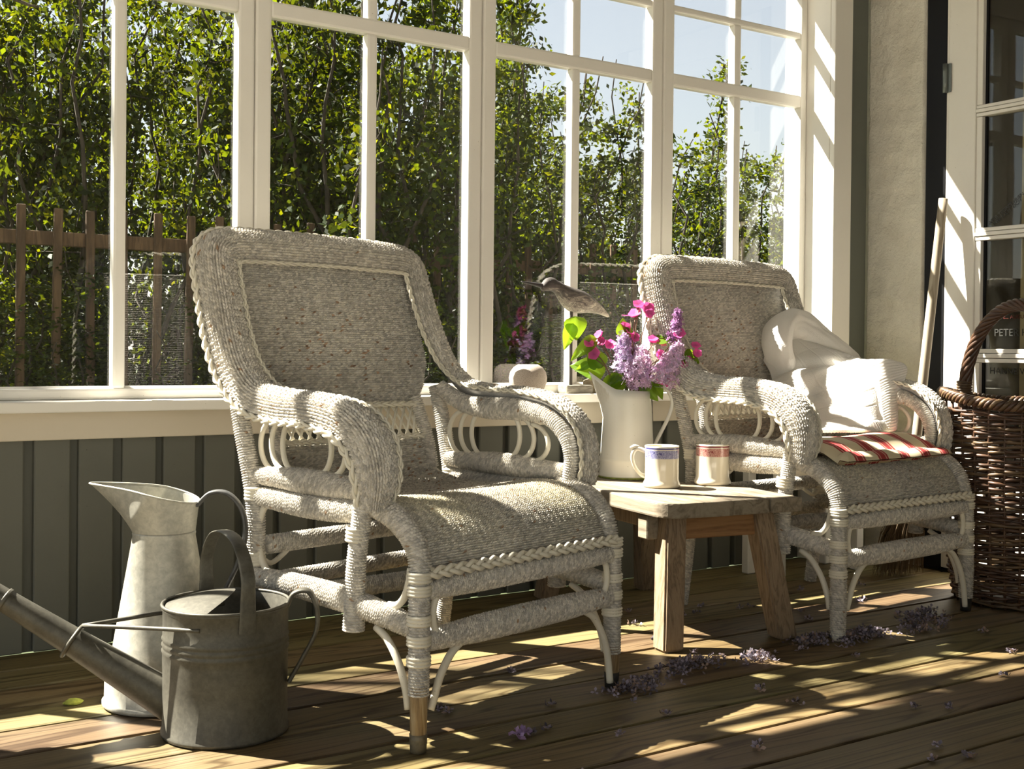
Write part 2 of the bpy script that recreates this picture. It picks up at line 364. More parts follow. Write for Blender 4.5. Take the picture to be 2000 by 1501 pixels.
walld = thing('wall_right', 'rough cream plaster wall beside the white door', None, (3.55, -1, 0), kind='structure')
for (a, b) in ((-.084, -.336), (-1.36, -4.2)):
    o = plaster('plaster_face', a, b, 0, 2.52, 3.55, ''); o.parent = walld; o.location = (-3.55, 1, 0)
box('wall_core', 3.60, 3.80, -.336, 0.1, 0, 2.52, M_plaster, walld, 0, 1, (3.55, -1, 0)); box('wall_core', 3.60, 3.80, -4.2, -1.36, 0, 2.52, M_plaster, walld, 0, 1, (3.55, -1, 0))
box('lintel', 3.552, 3.80, -1.36, -.336, 2.16, 2.52, M_plaster, walld, 0, 1, (3.55, -1, 0))
jam = box('trim_5', 3.556, 3.66, -.421, -.338, .0, 2.17, M_black, None, .002); tag(jam, 'glossy black door jamb beside the plaster', kind='structure')
jam2 = box('trim_6', 3.556, 3.66, -1.36, -1.285, .0, 2.17, M_black, None, .002); tag(jam2, 'glossy black door jamb on the far side of the door', kind='structure')
door = thing('door_1', 'white glazed door with three glass panes beside the willow basket', None, (3.56, -.85, 0), kind='structure'); do = (3.56, -.85, 0)
X0, X1 = 3.553, 3.598
D = lambda nm, y0, y1, z0, z1, xa=X0, xb=X1, bev=.004, mt=None: box(nm, xa, xb, y0, y1, z0, z1, mt or M_white, door, bev, 2, do)
D('stile_edge', -.432, -.4215, .01, 2.15, X0 + .003); D('stile', -.540, -.432, .01, 2.15); D('stile', -1.285, -1.18, .01, 2.15)
D('bottom_panel', -1.18, -.540, .01, .33)
for zc0, zc1 in ((.724, .772), (1.137, 1.181), (1.557, 1.597), (1.965, 2.15), (.33, .372)):
    w3 = (zc1 - zc0) / 3
    for q in range(3): D('rail', -1.18, -.540, zc0 + q * w3 + .0008, zc0 + (q + 1) * w3 - .0008, X0 + (.0 if q == 1 else .004), X1, .003)
for za, zb in ((.372, .724), (.772, 1.137), (1.181, 1.557), (1.597, 1.965)):
    D('bead', -.562, -.540, za, zb, X0 + .006, X0 + .03, .003); D('bead', -1.18, -1.158, za, zb, X0 + .006, X0 + .03, .003)
    D('seal', -.570, -.562, za, zb, X0 + .022, X0 + .03, 0, M_black)
    D('pane', -1.162, -.560, za - .003, zb + .003, X0 + .026, X0 + .030, 0, M_glass2)
for zc in (1.708,):
    hm = tubemesh('hinge', [(0, 0, -.05), (0, 0, .05)], .009, plain('grey_hinge_metal', (.16, .18, .17), .4, .5), 12, n=4)
    h = link('hinge', hm, door, (3.543 - do[0], -.425 - do[1], zc)); h2 = box('hinge_leaf', 3.546, 3.553, -.445, -.425, zc - .05, zc + .05, hm.materials[0], door, .002, 1, do)
# dim room behind the door glass
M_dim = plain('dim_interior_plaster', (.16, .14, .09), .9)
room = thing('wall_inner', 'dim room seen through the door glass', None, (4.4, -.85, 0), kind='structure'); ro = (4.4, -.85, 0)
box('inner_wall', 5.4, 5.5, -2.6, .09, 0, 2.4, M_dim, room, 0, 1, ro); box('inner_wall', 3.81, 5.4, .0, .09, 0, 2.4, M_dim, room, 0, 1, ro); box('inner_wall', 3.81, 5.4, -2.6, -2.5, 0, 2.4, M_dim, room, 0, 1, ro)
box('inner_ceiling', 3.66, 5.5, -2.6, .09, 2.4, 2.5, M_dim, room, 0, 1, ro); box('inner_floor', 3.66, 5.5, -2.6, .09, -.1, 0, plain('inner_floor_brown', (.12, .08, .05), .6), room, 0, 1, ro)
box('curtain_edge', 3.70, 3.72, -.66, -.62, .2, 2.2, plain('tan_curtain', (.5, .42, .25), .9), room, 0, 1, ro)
# lettering on the glass
M_let = plain('dark_glass_lettering', (.05, .05, .045), .6); M_letw = plain('pale_glass_lettering', (.05, .05, .045), .7, spec=.1); M_letr = plain('red_glass_lettering', (.09, .022, .016), .7, spec=.1)
def lettering(txt, yy, zz, size, mat, ang=0.0):
    cu = bpy.data.curves.new('txt', 'FONT'); cu.body = txt; cu.size = size; cu.extrude = .0003
    o = bpy.data.objects.new('txt', cu); COL.objects.link(o); bpy.context.view_layer.update()
    me = bpy.data.meshes.new_from_object(o.evaluated_get(bpy.context.evaluated_depsgraph_get())); bpy.data.objects.remove(o)
    me.materials.clear(); me.materials.append(mat)
    q = link('lettering', me, door); m = Matrix(((0, 0, -1), (-1, 0, 0), (0, 1, 0))).to_4x4()  # text x -> -Y, text y -> +Z, faces -X
    q.matrix_local = Matrix.Translation((X0 + .0245 - do[0], yy - do[1], zz - do[2])) @ m @ Matrix.Rotation(ang, 4, 'Z')
lettering('PETER H', -.605, .815, .034, M_letw); lettering('HANNE VIN', -.590, .688, .030, M_letw); lettering('CAFE... AUGUST', -.605, .872, .018, M_letr)
lettering('ATER TEORET FRIEN', -.583, 1.190, .017, M_let, .62); lettering('INGHOLM  OCH', -.600, 1.186, .017, M_let, .62)

# ---- ceiling over the veranda and the house wall behind the viewer
ceil = box('ceiling', -2.6, 3.85, -4.3, .28, 2.52, 2.60, plain('dark_ceiling_boards', (.16, .125, .085), .8, var=.2), None, 0); tag(ceil, 'boarded ceiling of the veranda', kind='structure')
rear = thing('wall_rear', 'unseen house wall behind the viewer, left partly open for fill light', None, (0, -4.25, 0), kind='structure')
M_rear = paint('tan_house_wall', (.66, .62, .53), .9)
for a_, b_, c_, d_ in ((1.25, 3.85, 0, 2.52), (-2.6, -2.4, 0, 2.52), (-2.4, 1.25, 2.40, 2.52)): box('wall_panel', a_, b_, -4.35, -4.25, c_, d_, M_rear, rear, 0, 1, (0, -4.25, 0))  # panels added for warm bounce, wide gap left open to let fill light in

# ================================================================== WICKER CHAIRS
CORD = .0056
def cordcol(a, b, P, worn=None, tone=1.0):
    """per strand colour: pale grey, beige, dark grey, a few rusty fibres"""
    h1 = hsh(a, b, 1.0); h2 = hsh(a * 1.7, b, 2.0)
    base = np.array([.645, .60, .515]) * tone
    val = .64 + .50 * h1
    c = base * val[..., None]
    g = (h2 > .62)[..., None]; c = np.where(g, c * np.array([.97, .98, 1.01]), c)
    w = (h2 < .004)[..., None]; c = np.where(w, np.array([.36, .24, .15]), c)
    if worn is not None:
        rust = (hsh(a * 2.3, b, 4.0) < worn)[..., None]; c = np.where(rust, np.array([.36, .235, .155]) * (.6 + .8 * h1[..., None]), c)
    L_ = sm(P.reshape(-1, 3), 5, 9, 2).reshape(h1.shape); c = c * (1 + .10 * L_)[..., None]
    return c
def rope(path, r, seed=0, cord=CORD, amp=.0062, raw=False, ds=None, tone=1.0, up=None):
    """rail wound with cord: every turn a ridge of short slanted strands"""
    P0 = catmull(path, max(40, len(path) * 14)); Lt = np.linalg.norm(np.diff(P0, axis=0), axis=1).sum(); nr = max(3, round(Lt / cord))
    Q, s = resample(P0, n=nr * 5 + 1); n = len(Q)
    r = np.interp(np.linspace(0, 1, n), np.linspace(0, 1, len(r)), r) if np.ndim(r) else np.full(n, r)
    ns = max(8, int(round(2 * np.pi * r.mean() / .0068))); m = ns * 6; a = np.linspace(0, 2 * np.pi, m, endpoint=False)
    i = np.arange(n)[:, None]; row = np.broadcast_to(i // 5, (n, m)); t = np.broadcast_to((i % 5) / 5.0, (n, m))
    ps = a[None] / (2 * np.pi) * ns + t * .9 + np.floor(hsh(row, seed) * 6) / 6; st = np.floor(ps + 1e-6); q = ps - st; st = st % ns
    hgt = np.sin(np.pi * t) ** .45 * (.42 + .58 * np.clip(np.sin(np.pi * q), 0, 1) ** .5)
    rr = r[:, None] + amp * (hgt - .72) + .0007 * (hsh(row, seed, 5.) - .5)
    V, F = tube(Q, rr, m, False, up)
    c = cordcol(row + seed * 91, st, V.reshape(n, m, 3), tone=tone); V = V.reshape(n, m, 3)
    V = np.concatenate([Q[:1, None] + (V[:1] - Q[:1, None]) * .02, V, Q[-1:, None] + (V[-1:] - Q[-1:, None]) * .02]); c = np.concatenate([c[:1], c, c[-1:]])
    return V.reshape(-1, 3), gridF(n + 2, m, True), c.reshape(-1, 3)
def weave(S, Nn, U, Vv, seed=0, stake=.0195, cord=CORD, amp=.0085, worn=None, tone=1.0, strand=.0078):
    """S (n,m,3) surface, Nn normals; rows of cord run along U, row phase is Vv (already in rows)"""
    row = np.floor(Vv + 1e-4); t = Vv - row
    ps = U / strand + t * .75 * np.where(row % 2 > 0, 1, -1) + hsh(row, seed, 3.); st = np.floor(ps); q = ps - st
    hgt = np.clip(np.sin(np.pi * t), 0, 1) ** .45 * (.40 + .60 * np.clip(np.sin(np.pi * q), 0, 1) ** .5)
    V = S + Nn * (amp * (hgt - .72) + .0022 * np.abs(np.cos(np.pi * U / stake)) + .0010 * (hsh(row, st, 8.) - .5))[..., None]
    c = cordcol(row + seed * 57, st, S, worn=worn, tone=tone)
    return V.reshape(-1, 3), gridF(*S.shape[:2]), c.reshape(-1, 3)
def normals(S):
    du = np.gradient(S, axis=1); dv = np.gradient(S, axis=0); n = np.cross(du, dv); return n / (np.linalg.norm(n, axis=-1, keepdims=True) + 1e-12)
def metric(S):
    U = np.concatenate([np.zeros((S.shape[0], 1)), np.cumsum(np.linalg.norm(np.diff(S, axis=1), axis=2), 1)], 1); U -= U[:, [U.shape[1] // 2]]
    Vv = np.concatenate([np.zeros((1, S.shape[1])), np.cumsum(np.linalg.norm(np.diff(S, axis=0), axis=2), 0)], 0)
    return U, Vv
def braid(path, N_, width=.009, r=.0042, Lp=.05, m=7):
    """three strand cane braid laid along a path with surface normals N_"""
    Q = np.asarray(path, float); s = np.concatenate([[0], np.cumsum(np.linalg.norm(np.diff(Q, axis=0), axis=1))])
    T = np.gradient(Q, axis=0); T /= np.linalg.norm(T, axis=1)[:, None]; Bn = np.cross(T, N_); Bn /= np.linalg.norm(Bn, axis=1)[:, None] + 1e-9
    out = []
    for k in range(3):
        p = 2 * np.pi * (s / Lp + k / 3)
        P = Q + Bn * (width * np.sin(p))[:, None] + N_ * (.0035 * np.sin(2 * p) + .003)[:, None]
        V, F = tube(P, r, m, False); out.append((V, F))
    V, F, _ = join(out); return V, F
def binding(P0, P1, r, n, w=.0075):
    """n turns of cane wound round a post between two points"""
    P0, P1 = np.array(P0, float), np.array(P1, float); Q, s = resample(np.array([P0, P1]), n=n * 7 + 1)
    t = (np.arange(len(Q)) / 7.0) % 1.0
    rr = (r + .0035 * np.sin(np.pi * t) ** .6)[:, None] * np.ones((1, 20))
    return tube(Q, rr, 20, False)
CH = {}
def cached(key, fn):
    if key not in CH: CH[key] = fn()
    return CH[key]
def rmesh(*parts): 
    V, F, c = join(list(parts)); return mesh('rope', V, F, M_rope, True, c)
def cmesh(V, F): return mesh('cane', V, F, M_cane, True)

# border band path (left half, traversed front -> back -> top middle); z,y profile measured for this chair
BAND = [(-.322, .104, .448), (-.323, .094, .51), (-.324, .115, .572), (-.325, .175, .616), (-.325, .27, .634), (-.325, .38, .638), (-.323, .475, .654), (-.320, .545, .706), (-.316, .590, .778), (-.311, .622, .855), (-.307, .648, .930), (-.298, .659, .968), (-.268, .664, .987), (-.215, .667, .992), (-.10, .670, .994), (0, .671, .995)]
def band_frames():
    P = np.array(BAND); P = np.concatenate([P, (P * V3(-1, 1, 1))[::-1][1:]])
    Q, s = resample(catmull(P, 900), .0013)
    T = np.gradient(Q, axis=0); T /= np.linalg.norm(T, axis=1)[:, None]
    L = s[-1]; sg = np.where(Q[:, 0] <= 0, 1.0, -1.0)
    bn = V3(0, -.955, .296)                                     # plane of the backrest
    side = np.stack([np.zeros(len(Q)), -T[:, 2] * sg, T[:, 1] * sg], 1); side /= np.linalg.norm(side, axis=1)[:, None] + 1e-9
    w = np.clip((Q[:, 2] - .80) / .12, 0, 1)[:, None]
    N_ = side * (1 - w) + bn * w; N_ -= T * (N_ * T).sum(1)[:, None]; N_ /= np.linalg.norm(N_, axis=1)[:, None]
    # arms roll outwards a little
    B = np.cross(T, N_)                                         # points to the outer side on the left half?
    arm = np.clip(1 - (Q[:, 2] - .66) / .15, 0, 1)
    ang = np.radians(24 + 9 * arm)
    outw = np.stack([np.sign(Q[:, 0]), np.zeros(len(Q)), np.zeros(len(Q))], 1)
    sgn = np.where(np.abs(Q[:, 0]) > .255, np.sign((B * outw).sum(1) + 1e-9), np.sign(B[:, 2] + 1e-9))
    N2 = N_ * np.cos(ang)[:, None] + B * (np.sin(ang) * sgn)[:, None]
    B2 = np.cross(T, N2)
    sB = np.where((B2 * np.stack([Q[:, 0], np.zeros(len(Q)), Q[:, 2] - .75], 1)).sum(1) > 0, 1, -1)
    sB = np.where(np.abs(Q[:, 0]) > .25, np.sign((B2 * outw).sum(1) + 1e-9), np.sign(B2[:, 2] + 1e-9))
    return Q, s, T, N2, B2 * sB[:, None]                        # last: outward direction across the band
BQ, BS, BT, BN, BB = band_frames()
def band_section(q, hw=.047, crown=.038):
    return q * hw, crown * (1 - np.abs(q) ** 2.2)
def make_band():
    q0 = np.linspace(-1, 1, 400); o0, u0 = band_section(q0); ar0 = np.concatenate([[0], np.cumsum(np.hypot(np.diff(o0), np.diff(u0)))])
    nrw = round(ar0[-1] / .0064); qs = np.interp(np.linspace(0, ar0[-1], nrw * 6 + 1), ar0, q0); off, up_ = band_section(qs)
    hw = np.interp(BS, [0, .05, .12, BS[-1] - .12, BS[-1] - .05, BS[-1]], [.60, .85, 1, 1, .85, .60])
    S = BQ[:, None] + BB[:, None] * (off[None] * hw[:, None])[..., None] + BN[:, None] * (up_[None] - .012)[..., None]
    n = normals(S); d = (n * BN[:, None]).sum(-1, keepdims=True); n = n * np.sign(d)
    arc = np.concatenate([[0], np.cumsum(np.hypot(np.diff(off), np.diff(up_)))])
    U = np.broadcast_to(BS[:, None], S.shape[:2]); Vv = np.broadcast_to(arc[None], S.shape[:2])
    V, F, c = weave(S, n, U, np.broadcast_to(np.arange(len(qs))[None] / 6.0, U.shape), 3, stake=.0155, amp=.0090, strand=.0082)
    # underside
    S2 = BQ[:, None] + BB[:, None] * (np.linspace(-1, 1, 6)[None] * .047 * hw[:, None])[..., None] + BN[:, None] * (-.016)
    return rmesh((V, F, c), (S2.reshape(-1, 3), gridF(*S2.shape[:2])[:, ::-1], np.full((S2.shape[0] * S2.shape[1], 3), .42)))
def edge_braid(sgn):
    hw = np.interp(BS, [0, .05, .12, BS[-1] - .12, BS[-1] - .05, BS[-1]], [.60, .85, 1, 1, .85, .60])
    P = BQ + BB * (sgn * .049 * hw)[:, None] - BN * .010
    N_ = BB * sgn * .75 + BN * .65; N_ /= np.linalg.norm(N_, axis=1)[:, None]
    P, N_ = P[::3], N_[::3]
    return cmesh(*braid(P, N_, (.0055 if sgn > 0 else .0034), (.0034 if sgn > 0 else .0026), (.085 if sgn > 0 else .075), 6))
SEATP = [(-.002, .338), (.004, .362), (.022, .393), (.050, .423), (.090, .446), (.135, .457), (.19, .455), (.26, .444), (.34, .436), (.42, .438), (.475, .448), (.505, .468), (.522, .50), (.533, .535)]   # (y, z)
def make_seat():
    p, s = resample(catmull(np.array([(a, b, 0) for a, b in SEATP]), 400), n=round(.715 / CORD) * 6 + 1); p = p[:, :2]
    x = np.linspace(-1, 1, 430); xx = x[None] * np.interp(p[:, 0], [0, .3, .47, .53], [.283, .283, .27, .235])[:, None]
    tz = np.gradient(p, axis=0); tz /= np.linalg.norm(tz, axis=1)[:, None]; nrm = np.stack([-tz[:, 1], tz[:, 0]], 1)
    sag = -.010 * (1 - x[None] ** 2) * np.interp(s, [0, .05, .15, s[-1]], [0.2, .6, 1, .6])[:, None] - .016 * np.clip((np.abs(x) - .86) / .14, 0, 1)[None] ** 2
    S = np.stack([xx, p[:, 0, None] + nrm[:, 0, None] * sag, p[:, 1, None] + nrm[:, 1, None] * sag], -1)
    n = normals(S); n *= np.sign((n * np.stack([np.zeros(len(p)), nrm[:, 0], nrm[:, 1]], 1)[:, None]).sum(-1, keepdims=True))
    U, Vv = metric(S); worn = np.full(U.shape, .004)
    worn = worn + .04 * np.exp(-((Vv - .50) / .12) ** 2) * (np.abs(xx) < .24)
    V, F, c = weave(S, n, U, np.broadcast_to(np.arange(len(s))[:, None] / 6.0, U.shape), 11, worn=worn)
    # the seat front has aged to a straw green tone
    g = np.exp(-((s - .17) / .10) ** 2)[:, None] * (.5 + .5 * sm(S.reshape(-1, 3), 8, 10, 2).reshape(U.shape)).clip(0, 1)
    c = c * (1 + g.reshape(-1, 1) * np.array([.10, .08, -.12]))
    return rmesh((V, F, c))
def back_y(z): return .502 + (z - .46) * .317
def make_back():
    z = .622 + np.arange(64 * 6 + 1) * (CORD * .96 / 6); x = np.linspace(-1, 1, 470)
    hwid = np.interp(z, [.60, .66, .72, 1.0], [.215, .270, .298, .296])
    xx = x[None] * hwid[:, None]
    yy = back_y(z)[:, None] + .018 + .018 * (1 - x[None] ** 2) + 0 * xx
    S = np.stack([xx, yy, np.broadcast_to(z[:, None], xx.shape)], -1)
    n = normals(S); n *= np.sign(-n[..., 1:2]); U, _ = metric(S); Vv = np.broadcast_to(np.arange(len(z))[:, None] / 6.0, U.shape)
    rr = np.exp(-(((z - .74) / .075) ** 2))[:, None] * np.exp(-((xx / .17) ** 2))
    V, F, c = weave(S, n, U, Vv, 23, worn=.001 + .05 * rr)
    S2 = (S + V3(0, .014, 0))[::2, ::2]; V2, F2, c2 = weave(S2, -n[::2, ::2], U[::2, ::2], Vv[::2, ::2], 29)
    return rmesh((V, F, c), (V2, F2[:, ::-1], c2))
def loop_pts(sx, yb, zt, zb, bulge, fwd):
    """half oval of cane in the side plane: ends at (yb,zt),(yb,zb), bulging back (+) or forwards (-)"""
    zc, hz = (zt + zb) / 2, (zt - zb) / 2; t = np.linspace(-1, 1, 15) * math.radians(86)
    return np.stack([np.full(15, sx), yb + fwd * bulge * (np.cos(t) - math.cos(math.radians(86))), zc + hz * np.sin(t) / math.sin(math.radians(86))], 1)
def mir(P): return np.asarray(P, float) * V3(-1, 1, 1)

def build_chair(label, loc, rz, scale, variant):
    root = thing('wicker_chair', label, 'chair', loc, rz, 'pair of wicker lounge chairs', scale=scale)
    A = lambda nm, key, fn: link(nm, cached(key, fn), root)
    A('seat', 'seat', make_seat); A('backrest', 'back', make_back); A('rolled_border', 'band', make_band)
    tag(A('edge_braid', 'eb1', lambda: edge_braid(1)), 'cream cane braid'); A('edge_braid', 'eb0', lambda: edge_braid(-1))
    # braid and rails across the front
    def fb():
        x = np.linspace(-.292, .292, 260); P = np.stack([x, np.full_like(x, -.012), np.full_like(x, .333)], 1); N_ = np.tile(V3(0, -.94, .34), (len(x), 1))
        return cmesh(*braid(P, N_, .0085, .0050, .088, 7))
    tag(A('front_braid', 'fb', fb), 'cream cane braid')
    A('front_rail', 'fr1', lambda: rmesh(rope([(-.283, 0, .300), (0, -.001, .300), (.283, 0, .300)], [.018, .0215, .0215, .0215, .018], 1)))
    A('front_rail', 'fr2', lambda: rmesh(rope([(-.283, 0, .205), (0, -.001, .205), (.283, 0, .205)], [.019, .026, .027, .026, .019], 2)))
    A('back_rail', 'bk1', lambda: rmesh(rope([(-.27, .515, .325), (.27, .515, .325)], .020, 3))); A('back_rail', 'bk2', lambda: rmesh(rope([(-.27, .515, .245), (.27, .515, .245)], .018, 4)))
    A('cross_rail', 'cr', lambda: rmesh(rope([(-.28, .30, .255), (.28, .24, .250)], .019, 6)))
    # upper bar of the braid lattice, the open lattice, its lower braid
    for nm, z_ in (('b1', .617), ('b2', .540)):
        def fbr(z_=z_):
            w = .232; x = np.linspace(-w, w, 200); P = np.stack([x, back_y(z_) + .016 * (1 - (x / w) ** 2) - .004, np.full_like(x, z_)], 1); return cmesh(*braid(P, np.tile(V3(0, -.95, .3), (len(x), 1)), *(.0045, .0036, .075), 6))
        A('lattice_braid', nm, fbr)
    for k in range(36):
        x0 = -.215 + .43 * (k // 2) / 17.0; dx = .022 if k % 2 else -.022
        P0 = (np.clip(x0 - dx, -.222, .222), back_y(.617) + .010 + .004 * (k % 2), .617); P1 = (np.clip(x0 + dx, -.222, .222), back_y(.54) + .010 + .004 * (k % 2), .54)
        A('lattice_cane', 'lc%d' % k, lambda P0=P0, P1=P1: tubemesh('cane', [P0, P1], .0033, M_cane, 6, n=3))
    for sd in (-1, 1):
        mm = (lambda P: np.asarray(P, float)) if sd < 0 else mir
        K = str(sd)
        # woven side posts of the lower back
        A('lower_back_post', 'lb' + K, lambda: rmesh(rope(mm([(-.235, .512, .46), (-.228, back_y(.54), .54), (-.218, back_y(.63) + .005, .635)]), .0155, 7 + sd)))
        # front leg: rope wrapped shaft, cane bindings
        lo = {('a', -1): .105, ('a', 1): .075, ('b', -1): .012, ('b', 1): .036}[(variant, sd)]
        A('leg', 'fl%s%s' % (K, variant), lambda: rmesh(rope(mm([(-.300, .0, lo), (-.300, .0, .20), (-.299, .002, .335)]), ([.019, .0195, .020] if lo > .05 else [.0185, .021, .020, .020, .020]), 10 + sd)))
        fm = M_bamboo if variant == 'a' else (M_cane if sd < 0 else M_rubber)
        A('foot', 'ft%s%s' % (K, variant), lambda: tubemesh('foot', mm([(-.300, 0, 0.0), (-.300, 0, lo * .5), (-.300, 0, lo + .02)]), [.0145, .0165, .0175], fm, 14, n=6))
        if variant == 'a': A('foot_cap', 'fc' + K, lambda: tubemesh('cap', mm([(-.300, 0, 0.0), (-.300, 0, .034)]), [.0155, .0172], M_rubber if sd > 0 else plain('worn_grey_cap', (.11, .095, .06), .5, var=.3, sz=0) if False else (M_rubber if sd > 0 else M_wornc), 14, n=4))
        for z0, nt_ in ((.317, 3), (.292, 3), (.236, 3), (.198, 3), (.160, 3)):
            A('cane_binding', 'cb%s%d' % (K, int(z0 * 1000)), lambda z0=z0, nt_=nt_: cmesh(*binding(mm([(-.300, .001, z0)])[0], mm([(-.300, .001, z0 + .0068 * nt_)])[0], .0205, nt_)))
        # rear post and leg
        A('leg', 'rl' + K, lambda: rmesh(rope(mm([(-.300, .545, .0), (-.300, .525, .15), (-.300, .513, .27), (-.300, .508, .40), (-.302, .520, .47), (-.305, .545, .56), (-.306, .575, .66)]), [.018, .019, .020, .020, .019, .018], 14 + sd)))
        for z0, yy_ in ((.425, .510), (.285, .511)):
            A('cane_binding', 'cbr%s%d' % (K, int(z0 * 1000)), lambda z0=z0, yy_=yy_: cmesh(*binding(mm([(-.300, yy_, z0)])[0], mm([(-.300, yy_, z0 + .030)])[0], .021, 4)))
        # arm post with its cane ring
        A('arm_post', 'ap' + K, lambda: rmesh(rope(mm([(-.312, .172, .200), (-.310, .168, .33), (-.306, .150, .470)]), [.021, .019, .0185, .019], 18 + sd)))
        A('cane_binding', 'cba' + K, lambda: cmesh(*binding(mm([(-.3105, .168, .375)])[0], mm([(-.310, .166, .405)])[0], .0195, 4)))
        # arm rail under the border
        A('arm_rail', 'ar' + K, lambda: rmesh(rope(mm([(-.288, .118, .455), (-.288, .112, .51), (-.288, .135, .563), (-.288, .19, .600), (-.288, .28, .612), (-.288, .38, .612), (-.286, .46, .622), (-.27, .525, .660)]), [.017, .017, .019, .026, .027, .022, .017], 22 + sd)))
        A('side_rail', 'sr1' + K, lambda: rmesh(rope(mm([(-.292, .515, .478), (-.292, .33, .478), (-.294, .135, .472)]), [.018, .021, .026, .026, .022, .019], 26 + sd)))
        A('side_rail', 'sr2' + K, lambda: rmesh(rope(mm([(-.298, .515, .435), (-.296, .33, .428), (-.296, .165, .432)]), [.019, .022, .024, .024, .022], 30 + sd)))
        A('seat_edge_rail', 'se' + K, lambda: rmesh(rope(mm([(-.292, .004, .330), (-.292, .016, .375), (-.292, .048, .412), (-.290, .095, .436), (-.288, .15, .446)]), [.0205, .0215, .023, .023, .02], 34 + sd)))
        A('low_side_rail', 'ls' + K, lambda: rmesh(rope(mm([(-.300, .515, .262), (-.299, .33, .260), (-.300, .16, .250), (-.300, .012, .230)]), [.019, .023, .025, .024, .02], 38 + sd)))
        # concentric cane loops under the arm
        for q, (b_, z_t, z_b) in enumerate(((.056, .602, .490), (.046, .604, .494), (.036, .602, .496))):
            A('cane_loop', 'lpb%s%d' % (K, q), lambda q=q, b_=b_, z_t=z_t, z_b=z_b: tubemesh('loop', mm(loop_pts(-.289, .455 - .029 * q, z_t, z_b, b_, 1)), .0058, M_cane, 8, n=24))
            A('cane_loop', 'lpf%s%d' % (K, q), lambda q=q, b_=b_, z_t=z_t, z_b=z_b: tubemesh('loop', mm(loop_pts(-.289, .235 + .035 * q, z_t - .012 * (2 - q), z_b, b_, -1)), .0058, M_cane, 8, n=24))
        # loop between seat rail and low rail at the back
        A('cane_loop', 'lps' + K, lambda: tubemesh('loop', mm(loop_pts(-.299, .455, .425, .275, .048, 1)), .0075, M_cane, 8, n=24))
        # loops at the ends of the front rails, brackets to the legs
        def fl():
            P = loop_pts(0, 0, .298, .207, .030, 1); return tubemesh('loop', np.stack([sd * (.243 + P[:, 1]), np.full(15, -.006), P[:, 2]], 1), .0068, M_cane, 8, n=22)
        A('cane_loop', 'lpr' + K, fl)
        A('bracket', 'br1' + K, lambda: tubemesh('br', [(sd * .192, -.004, .188), (sd * .222, -.006, .170), (sd * .250, -.007, .135), (sd * .268, -.008, .095), (sd * .277, -.008, .06 if sd > 0 else .075)] + ([(sd * .281, -.010, .015)] if sd > 0 and variant == 'a' else []), .0078, M_cane, 8, n=24))
        A('bracket', 'br2' + K, lambda: tubemesh('br', mm([(-.300, .120, .215), (-.301, .085, .195), (-.302, .052, .155), (-.303, .032, .11), (-.303, .025, .075)]), .0075, M_cane, 8, n=24))
        A('bracket', 'br3' + K, lambda: tubemesh('br', mm([(-.300, .085, .262), (-.300, .060, .266), (-.300, .040, .285), (-.300, .028, .315), (-.300, .024, .34)]), .0075, M_cane, 8, n=20))
        A('bracket', 'br4' + K, lambda: tubemesh('br', mm([(-.300, .50, .22), (-.298, .46, .25)] if False else [(-.285, .505, .30), (-.26, .507, .285), (-.225, .510, .30), (-.20, .513, .318)]), .006, M_cane, 8, n=14))
    return root
M_wornc = plain('worn_grey_cap', (.13, .11, .07), .5, var=.4, sc=60)
build_chair('near wicker lounge chair with an empty seat and bare bamboo front feet', (1.380, -1.043, 0), .2581, .997, 'a')
build_chair('far wicker lounge chair holding the white blanket and striped cushion', (2.752, -.908, 0), .0891, 1.023, 'b')

# ================================================================== TABLE AND WHAT STANDS ON IT
TZ = .374
def prism(poly, z0, z1, bev, mat, name):
    bm = bmesh.new(); vs_ = [bm.verts.new((x_, y_, z0)) for x_, y_ in poly]; fc = bm.faces.new(vs_)
    ex = bmesh.ops.extrude_face_region(bm, geom=[fc]); bmesh.ops.translate(bm, vec=(0, 0, z1 - z0), verts=[v_ for v_ in ex['geom'] if isinstance(v_, bmesh.types.BMVert)])
    bmesh.ops.recalc_face_normals(bm, faces=bm.faces[:]); bmesh.ops.bevel(bm, geom=bm.edges[:], offset=bev, segments=2, affect='EDGES', profile=.6)
    me = bpy.data.meshes.new(name); bm.to_mesh(me); bm.free(); me.materials.append(mat); return me
tb = thing('plank_table', 'low rustic table of grey planks on splayed brown legs', 'table', (2.225, -.465, 0), math.radians(-8.5))
hx, hy = .218, .385
def roundc(x0, x1, y0, y1, r, which):
    out = []
    for (cx_, cy_, a0) in ((x0, y0, 180), (x1, y0, 270), (x1, y1, 0), (x0, y1, 90)):
        key = (cx_ == x0, cy_ == y0)
        if key in which:
            ox, oy = (r if cx_ == x0 else -r), (r if cy_ == y0 else -r)
            for t in np.linspace(0, 90, 7): out.append((cx_ + ox + r * math.cos(math.radians(a0 + t)), cy_ + oy + r * math.sin(math.radians(a0 + t))))
        else: out.append((cx_, cy_))
    return out
cuts = [-hx, -.012, .108, .206]
for q in range(3):
    x0, x1 = cuts[q] + (.0012 if q else 0), cuts[q + 1] - (.0012 if q < 2 else 0)
    wh = [(True, True)] if q == 0 else []
    fy = (-.005, .006, 0.0)[q]
    link('plank', prism(roundc(x0, x1, -hy + fy, hy if q < 2 else .02, .055, wh), TZ - .040 + (.001, 0, .0015)[q], TZ - (.0, .001, .0005)[q], .005, M_table, 'plank'), tb)
